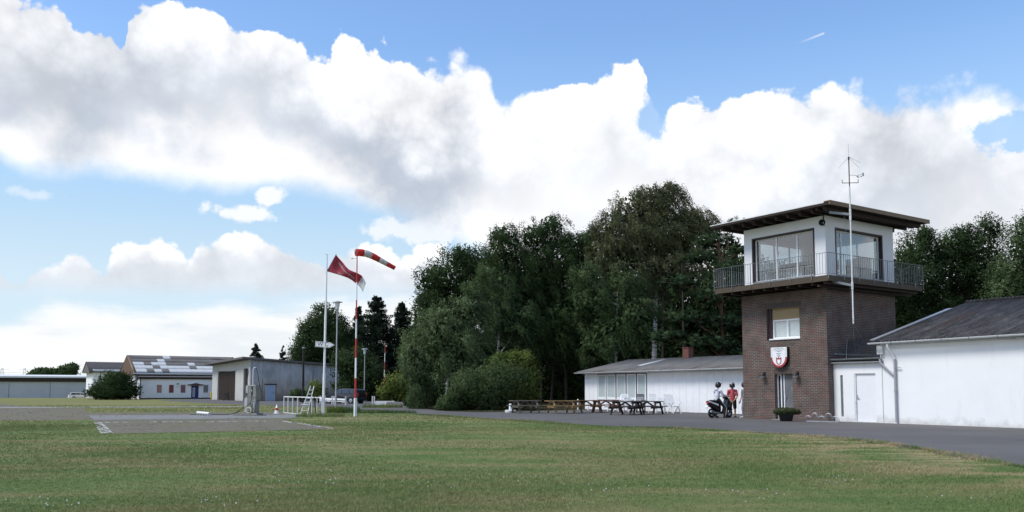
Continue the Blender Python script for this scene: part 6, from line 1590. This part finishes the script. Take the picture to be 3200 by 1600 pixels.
tree('weeping_birch', 'tall dark drooping birch in the middle of the wood', 'tree', [(1580, 790, 66, 66), (1572, 735, 42, 34), (1670, 740, 50, 52), (1722, 705, 46, 40), (1640, 850, 95, 85), (1745, 800, 72, 75), (1600, 930, 90, 85), (1800, 850, 60, 70), (1700, 920, 90, 80), (1535, 830, 36, 50), (1790, 760, 42, 46), (1840, 760, 36, 50), (1700, 1015, 80, 90), (1765, 985, 70, 90), (1690, 1095, 60, 60), (1775, 1080, 56, 60)], 75, 'weep', 'leaf_dark', .15, 2.0, (1650, .22, .5), 'bark', GD)
tree('weeping_birch', 'pale olive drooping birch before the tall dark one', 'tree', [(1530, 870, 38, 55), (1485, 915, 55, 50), (1575, 905, 46, 65), (1560, 1000, 68, 70), (1620, 1010, 50, 80), (1500, 985, 60, 50)], 67, 'weep', 'leaf_mid', .14, 1.2, (1550, .15, .3), 'bark_birch', GB)
tree('weeping_birch', 'tallest birch, its wind-swept crown rising highest in the wood', 'tree', [(2045, 628, 62, 56), (1990, 655, 72, 62), (2092, 602, 34, 40), (1925, 720, 72, 74), (2055, 725, 95, 85), (2150, 700, 70, 60), (2195, 715, 44, 46), (1945, 850, 105, 95), (2080, 830, 90, 90), (1885, 790, 55, 65), (2165, 770, 60, 55), (2010, 760, 80, 70)], 73, 'weep', 'leaf_olive', .15, 2.1, (2040, .26, .6), 'bark_birch', GD)
tree('weeping_birch', 'pale leafy birch hanging over the clubhouse roof', 'tree', [(1850, 950, 72, 72), (1945, 900, 66, 66), (1905, 1035, 84, 66), (1985, 1000, 56, 84), (1832, 872, 50, 56), (1870, 1080, 70, 50)], 65, 'weep', 'leaf_mid', .14, 1.2, (1920, .15, .3), 'bark_birch', GB)
pn = tree('pine_tree', 'dark pine with flat layered branches left of the tower', 'tree', [(2240, 752, 80, 26), (2178, 805, 72, 24), (2285, 835, 64, 26), (2130, 885, 76, 26), (2225, 925, 86, 28), (2305, 905, 56, 28), (2150, 992, 86, 28), (2262, 1010, 88, 34), (2092, 1052, 76, 28), (2205, 1070, 104, 30), (2300, 700, 48, 20), (2320, 780, 40, 24), (2180, 1130, 90, 30), (2290, 1110, 60, 34)], 61, 'needlepad', 'pine', .34, 1.1, (2265, .22, -.2), 'bark_pine', None)
# darker trees filling the wood behind
GW = 'shaded trees deep in the wood'
for i, (lb, L, Y) in enumerate([('shaded tree deep in the wood behind the pale shrubs, low and broad', [(1400, 1090, 100, 110), (1330, 1120, 60, 110), (1480, 1160, 90, 110)], 88),
        ('shaded tree deep in the wood, left of the clubhouse end wall', [(1650, 1010, 120, 140), (1600, 1130, 110, 120), (1740, 1120, 110, 130), (1720, 1235, 90, 50), (1640, 1245, 70, 42), (1800, 1230, 70, 50)], 90),
        ('shaded tree deep in the wood behind the clubhouse roof light', [(1880, 1000, 140, 130), (1820, 1130, 110, 110), (1960, 1110, 110, 110)], 92),
        ('shaded tree deep in the wood behind the clubhouse chimney', [(2110, 980, 130, 140), (2060, 1110, 110, 100), (2200, 1090, 120, 110)], 90),
        ('shaded tree deep in the wood behind the pine and the tower', [(2290, 920, 100, 150), (2350, 1050, 110, 120), (2420, 940, 90, 110)], 84)]):
    tree('deciduous_tree', lb, 'tree', L, Y, 'leaf', 'leaf_dark', .42, 1.7, (L[0][0], .22), 'bark', GW, .3)
for px, Y, lean in ((1690, 77, .15), (1722, 78, .5), (1770, 79, -.1), (2070, 72, .1), (2140, 70, 0)):
    p = at(px, 1280, Y); tk = tag(MB().tube([(0, 0, -.1), (lean * .5, 0, 3), (lean * 1.6, .1, 7), (lean * 2.6, .3, 12)], [.12, .11, .085, .03], 9).build('bare_trunk', M['bark'], None), 'bare grey trunk standing in the dark gap of the wood' if px < 2000 else 'bare grey trunk beside the pine, above the clubhouse roof', 'tree trunk', 'bare trunks in the wood'); tk.location = (p.x, Y, 0)
tree('shrub', 'broad dark green shrub at the edge of the asphalt', 'shrub', [(1490, 1228, 88, 56), (1560, 1200, 80, 66), (1440, 1246, 44, 40), (1530, 1240, 90, 46), (1470, 1205, 60, 40)], 58, 'leaf', 'leaf_mid', .15, 1.6, None, 'bark', GS)
tree('shrub', 'tall yellow-green shrub beside the white parasol foot', 'shrub', [(1620, 1150, 50, 38), (1570, 1150, 44, 38), (1650, 1205, 42, 60), (1600, 1215, 70, 66), (1560, 1130, 22, 22), (1610, 1122, 24, 18), (1645, 1128, 22, 20)], 59, 'leaf', 'leaf_lime', .16, 1.5, None, 'bark', GS)
tree('shrub', 'small low shrub at the foot of the white birch trunk', 'shrub', [(1396, 1264, 26, 24), (1420, 1270, 22, 16), (1378, 1272, 16, 12)], 57, 'leaf', 'leaf_mid', .13, 1.5, None, 'bark', GS)
tree('shrub', 'shaded undergrowth between the two silvery birches', 'shrub', [(1345, 1225, 46, 54), (1320, 1255, 40, 26), (1375, 1240, 36, 40), (1300, 1262, 30, 18)], 70, 'leaf', 'leaf_dark', .2, 1.5, None, 'bark', GS)
tree('shrub', 'loose yellowish shrub behind the red and white marker pole', 'shrub', [(1245, 1205, 42, 40), (1282, 1195, 28, 46), (1212, 1232, 34, 24), (1262, 1238, 40, 24)], 86, 'leaf', 'leaf_lime', .22, 1.2, None, 'bark', GS)
tree('shrub', 'tall dark shrub behind the farther street lamp', 'shrub', [(1120, 1165, 48, 70), (1080, 1140, 40, 44), (1165, 1185, 38, 64), (1105, 1220, 60, 40), (1180, 1225, 40, 36)], 97, 'leaf', 'leaf_dark', .28, 1.6, None, 'bark', GS)
tree('shrub', 'dark round bush between the white car and the white building', 'shrub', [(360, 1205, 56, 36), (326, 1222, 38, 26), (402, 1222, 34, 26), (366, 1186, 32, 16), (350, 1228, 70, 18)], 112, 'leaf', 'leaf_dark', .26, 1.8, None, 'bark', None, .35)
tree('shrub', 'small autumn tinted bush before the grey corrugated wall', 'shrub', [(988, 1220, 24, 26), (1000, 1234, 20, 20)], 86, 'leaf', 'leaf_lime', .20, 1.3, None, 'bark', None)
tree('shrub', 'low dark weeds against the grey corrugated wall', 'shrub', [(930, 1232, 20, 14), (950, 1236, 18, 10)], 92, 'leaf', 'leaf_mid', .18, 1.0, None, 'bark', None)
tree('deciduous_tree', 'bushy tree directly right of the tower cabin', 'tree', [(2862, 800, 56, 76), (2892, 745, 22, 38), (2828, 835, 46, 56), (2885, 885, 78, 78), (2815, 905, 50, 80), (2850, 980, 80, 70)], 72, 'leaf', 'leaf_dark', .18, 1.2, (2860, .2), 'bark', GR)
tree('deciduous_tree', 'tree with upright leafy shoots above the long building roof', 'tree', [(2985, 775, 62, 56), (3090, 722, 40, 46), (3060, 795, 78, 66), (2980, 850, 88, 78), (3085, 880, 98, 80), (3015, 740, 30, 34), (2940, 800, 40, 50)], 73, 'leaf', 'leaf_dark', .18, 1.2, (3030, .22), 'bark', GR)
tree('deciduous_tree', 'tree cut by the right edge behind the long white building', 'tree', [(3196, 765, 52, 70), (3240, 705, 44, 56), (3170, 870, 72, 70), (3245, 850, 80, 100), (3290, 760, 60, 80), (3140, 925, 70, 50)], 66, 'leaf', 'leaf_mid', .18, 1.2, (3210, .22), 'bark', GR)
tree('deciduous_tree', 'dark low tree filling the gap behind the roof verge', 'tree', [(2850, 985, 110, 70), (2985, 950, 125, 66), (3120, 930, 110, 60), (2780, 1000, 60, 80)], 86, 'leaf', 'leaf_dark', .36, 1.7, (2920, .2), 'bark', GR, .3)
tree('deciduous_tree', 'wide low tree beyond the far hangar row, left one', 'tree', [(132, 1168, 32, 14), (160, 1166, 24, 12), (112, 1172, 20, 10)], 265, 'leaf', 'leaf_mid', .7, 1.6, (135, .3), 'bark', 'trees beyond the far hangar row', .3)
tree('deciduous_tree', 'wind-bent tree beyond the far hangar row, right one', 'tree', [(210, 1160, 24, 18), (228, 1156, 14, 16), (190, 1166, 22, 12)], 265, 'leaf', 'leaf_mid', .7, 1.6, (208, .3), 'bark', 'trees beyond the far hangar row', .3)
# evergreen in the planter
Vp, Np = crown([((0, 0, .46), (.42, .34, .12)), ((-.25, -.05, .42), (.28, .25, .10)), ((.28, 0, .44), (.30, .25, .10))], 'leaf', .055, 1.7, .2)
quads('evergreen', Vp, M['leaf_olive'], pt, Np)

# pylons far off
def pylon(px, Y, label):
    p = at(px, 1235, Y); h = at(px, 1150, Y).z + 1; t = thing('power_pylon', label, 'pylon', (p.x, Y, -1), .4, 'far power pylons'); mb = MB(); m_ = M['pylon']
    for sx in (-1, 1):
        for sy in (-1, 1): mb.bar((sx * 3, sy * 3, 0), (sx * .6, sy * .6, h), .14, .14)
    for i in range(7):
        z0, z1 = h * i / 7, h * (i + 1) / 7; w0_, w1_ = 3 - 2.4 * i / 7, 3 - 2.4 * (i + 1) / 7
        for s in (-1, 1): mb.bar((-w0_, s * w0_, z0), (w1_, s * w1_, z1), .08, .08).bar((w0_, s * w0_, z0), (-w1_, s * w1_, z1), .08, .08)
    mb.build('lattice', m_, t); mb = MB()
    for z, w_ in ((.66, 7), (.80, 9), (.93, 5)): mb.bar((-w_, 0, h * z), (w_, 0, h * z), .14, .14)
    mb.build('cross_arm', m_, t)
M['pylon'] = paint('haze_tinted_steel', (.55, .58, .62), .7, .05)  # pale grey-blue: the distance haze is mixed into the steel colour
pylon(74, 760, 'faint far power pylon above the grey hangar row'); pylon(3, 700, 'faint far power pylon at the left picture edge')

# ------------------------------------------------------------------ grass
def inpoly(x, y, poly):
    P = [G(a, b) for a, b in poly]; r = np.zeros(len(x), bool); j = len(P) - 1
    for i in range(len(P)):
        xi, yi, xj_, yj = P[i].x, P[i].y, P[j].x, P[j].y
        c = ((yi > y) != (yj > y)) & (x < (xj_ - xi) * (y - yi) / (yj - yi + 1e-12) + xi); r ^= c; j = i
    return r
def blades(n, y0, y1, h, wmin, spread=.66, margin=3, power=1.6):
    a = 1 - power; y = (y0 ** a + rng.random(n) * (y1 ** a - y0 ** a)) ** (1 / a)
    x = (rng.random(n) * 2 - 1) * (y * spread + margin)
    pv = (inpoly(x, y, PAV1) | inpoly(x, y, PAV2)) & ((np.sin(x * 1.9 + 2 * np.sin(y * .8)) * np.sin(y * 1.4 + np.sin(x * 1.1)) < .35) | (rng.random(n) < .72))
    keep = ~(inpoly(x, y, ASPH) | pv); x, y = x[keep], y[keep]; n = len(x)
    k = 3; X = np.repeat(x, k) + rng.normal(size=n * k) * .02; Y = np.repeat(y, k) + rng.normal(size=n * k) * .02
    patch = .75 + .5 * np.sin(X * .55 + 1.3 * np.sin(Y * .31)) * np.sin(Y * .42 + .7 * np.sin(X * .27)) + rng.normal(size=n * k) * .2
    Hh = h * np.clip(patch, .35, 1.7) * rng.uniform(.6, 1.25, n * k)
    w = np.maximum(wmin, Y * .00040) * rng.uniform(.7, 1.3, n * k); az_ = rng.random(n * k) * 2 * pi; ca, sa = np.cos(az_), np.sin(az_)
    lx = rng.normal(size=n * k) * .55 * Hh + .18 * Hh; ly = rng.normal(size=n * k) * .55 * Hh
    Z = np.zeros_like(X)
    return np.stack([np.stack([X - ca * w, Y - sa * w, Z - .004], 1), np.stack([X + ca * w, Y + sa * w, Z - .004], 1), np.stack([X + lx, Y + ly, Hh], 1)], 1)
def tris(name, V, mat):
    n = len(V); me = bpy.data.meshes.new(name); me.vertices.add(n * 3); me.vertices.foreach_set('co', V.reshape(-1).astype(np.float32))
    me.loops.add(n * 3); me.loops.foreach_set('vertex_index', np.arange(n * 3, dtype=np.int32)); me.polygons.add(n); me.polygons.foreach_set('loop_start', np.arange(n, dtype=np.int32) * 3)
    me.materials.append(mat); me.update(calc_edges=True); o = bpy.data.objects.new(name, me); COL.objects.link(o); return o
V1 = blades(230000, 8.5, 36, .034, .0032); V2 = blades(70000, 30, 75, .045, .008)
def edge_blades(px, n, h):
    P = [G(a, b) for a, b in px]; L = np.array([(q - p).length for p, q in zip(P[:-1], P[1:])]); i = rng.choice(len(L), n, p=L / L.sum()); t = rng.random(n)
    A = np.array([tuple(p) for p in P]); Q = A[i] + (A[i + 1] - A[i]) * t[:, None]; d = nz(A[i + 1] - A[i]); nn = np.stack([-d[:, 1], d[:, 0]], 1)
    off = rng.normal(size=n) * .11 * (1 + .9 * np.sin(Q[:, 0] * 2.1 + Q[:, 1])); X = Q[:, 0] + nn[:, 0] * off; Y = Q[:, 1] + nn[:, 1] * off
    Hh = h * rng.uniform(.4, 1.4, n) * (1 + .5 * np.sin(X * 1.3)); w = np.maximum(.004, Y * .0004); az_ = rng.random(n) * 2 * pi; ca, sa = np.cos(az_), np.sin(az_); Z = 0 * X
    return np.stack([np.stack([X - ca * w, Y - sa * w, Z], 1), np.stack([X + ca * w, Y + sa * w, Z], 1), np.stack([X + rng.normal(size=n) * .6 * Hh, Y + rng.normal(size=n) * .6 * Hh, Hh], 1)], 1)
V3 = edge_blades(ASPH[:18], 26000, .06)
tag(tris('grass', np.concatenate([V1, V2, V3]), M['blades']), kind='stuff')
# taller grass along the far verge and weeds round the poles
def tuft(name, label, c, r, n, h, mat, grp=None):
    a = rng.random(n) * 2 * pi; q = np.sqrt(rng.random(n)) ; X = np.cos(a) * q * r[0]; Y = np.sin(a) * q * r[1]
    Hh = h * rng.uniform(.4, 1.2, n); w = .014 + .006 * rng.random(n); az_ = rng.random(n) * 2 * pi
    V = np.stack([np.stack([X - np.cos(az_) * w, Y - np.sin(az_) * w, X * 0], 1), np.stack([X + np.cos(az_) * w, Y + np.sin(az_) * w, X * 0], 1), np.stack([X + rng.normal(size=n) * .3 * Hh, Y + rng.normal(size=n) * .3 * Hh, Hh], 1)], 1)
    o = tris(name, V, mat); o.location = c; return tag(o, label, 'weeds', grp)
tuft('weed_clump', 'tall green weeds round the foot of the nearer street lamp', G(1050, 1291), (.55, .5), 700, .42, M['leaf_lime'], 'weed clumps by the poles')
tuft('weed_clump', 'ragged green weeds just left of the windsock pole foot', G(1088, 1287), (.8, .6), 600, .36, M['leaf_mid'], 'weed clumps by the poles')
tuft('weed_clump', 'thin grass clump round the barrier fence end and flagpole foot', G(1000, 1302), (1.3, .5), 700, .24, M['blades'], 'weed clumps by the poles')
tuft('weed_clump', 'green weeds in front of the white concrete block', G(1196, 1274), (1.6, .9), 700, .34, M['leaf_lime'], 'weed clumps by the poles')
tuft('weed_clump', 'strip of green weeds along the asphalt right of the windsock pole', G(1190, 1291), (2.2, .7), 1100, .22, M['leaf_mid'], 'weed clumps by the poles')
# white clover and daisies in patches
nd = 130; ce = [(1350, 1520), (1900, 1535), (900, 1480), (2280, 1545), (700, 1575), (2600, 1500), (1150, 1470), (2420, 1555), (1600, 1500), (150, 1580), (3000, 1560), (980, 1510)]
ds = []
for i in range(nd):
    c = random.choice(ce); g_ = G(c[0] + random.gauss(0, 55), min(c[1] + random.gauss(0, 9), 1640)); s = random.uniform(.005, .010)
    for a in (0, 1): 
        ang_ = random.random() * pi; u = np.array([cos(ang_), sin(ang_), 0]) * s; w = np.array([0, 0, 1.0]) * s if a else np.array([-sin(ang_), cos(ang_), 0]) * s
        p = np.array([g_.x, g_.y, .05]); ds.append([p - u - w, p + u - w, p + u + w, p - u + w])
tag(quads('daisies', np.array(ds), M['white_cloth']), kind='stuff')
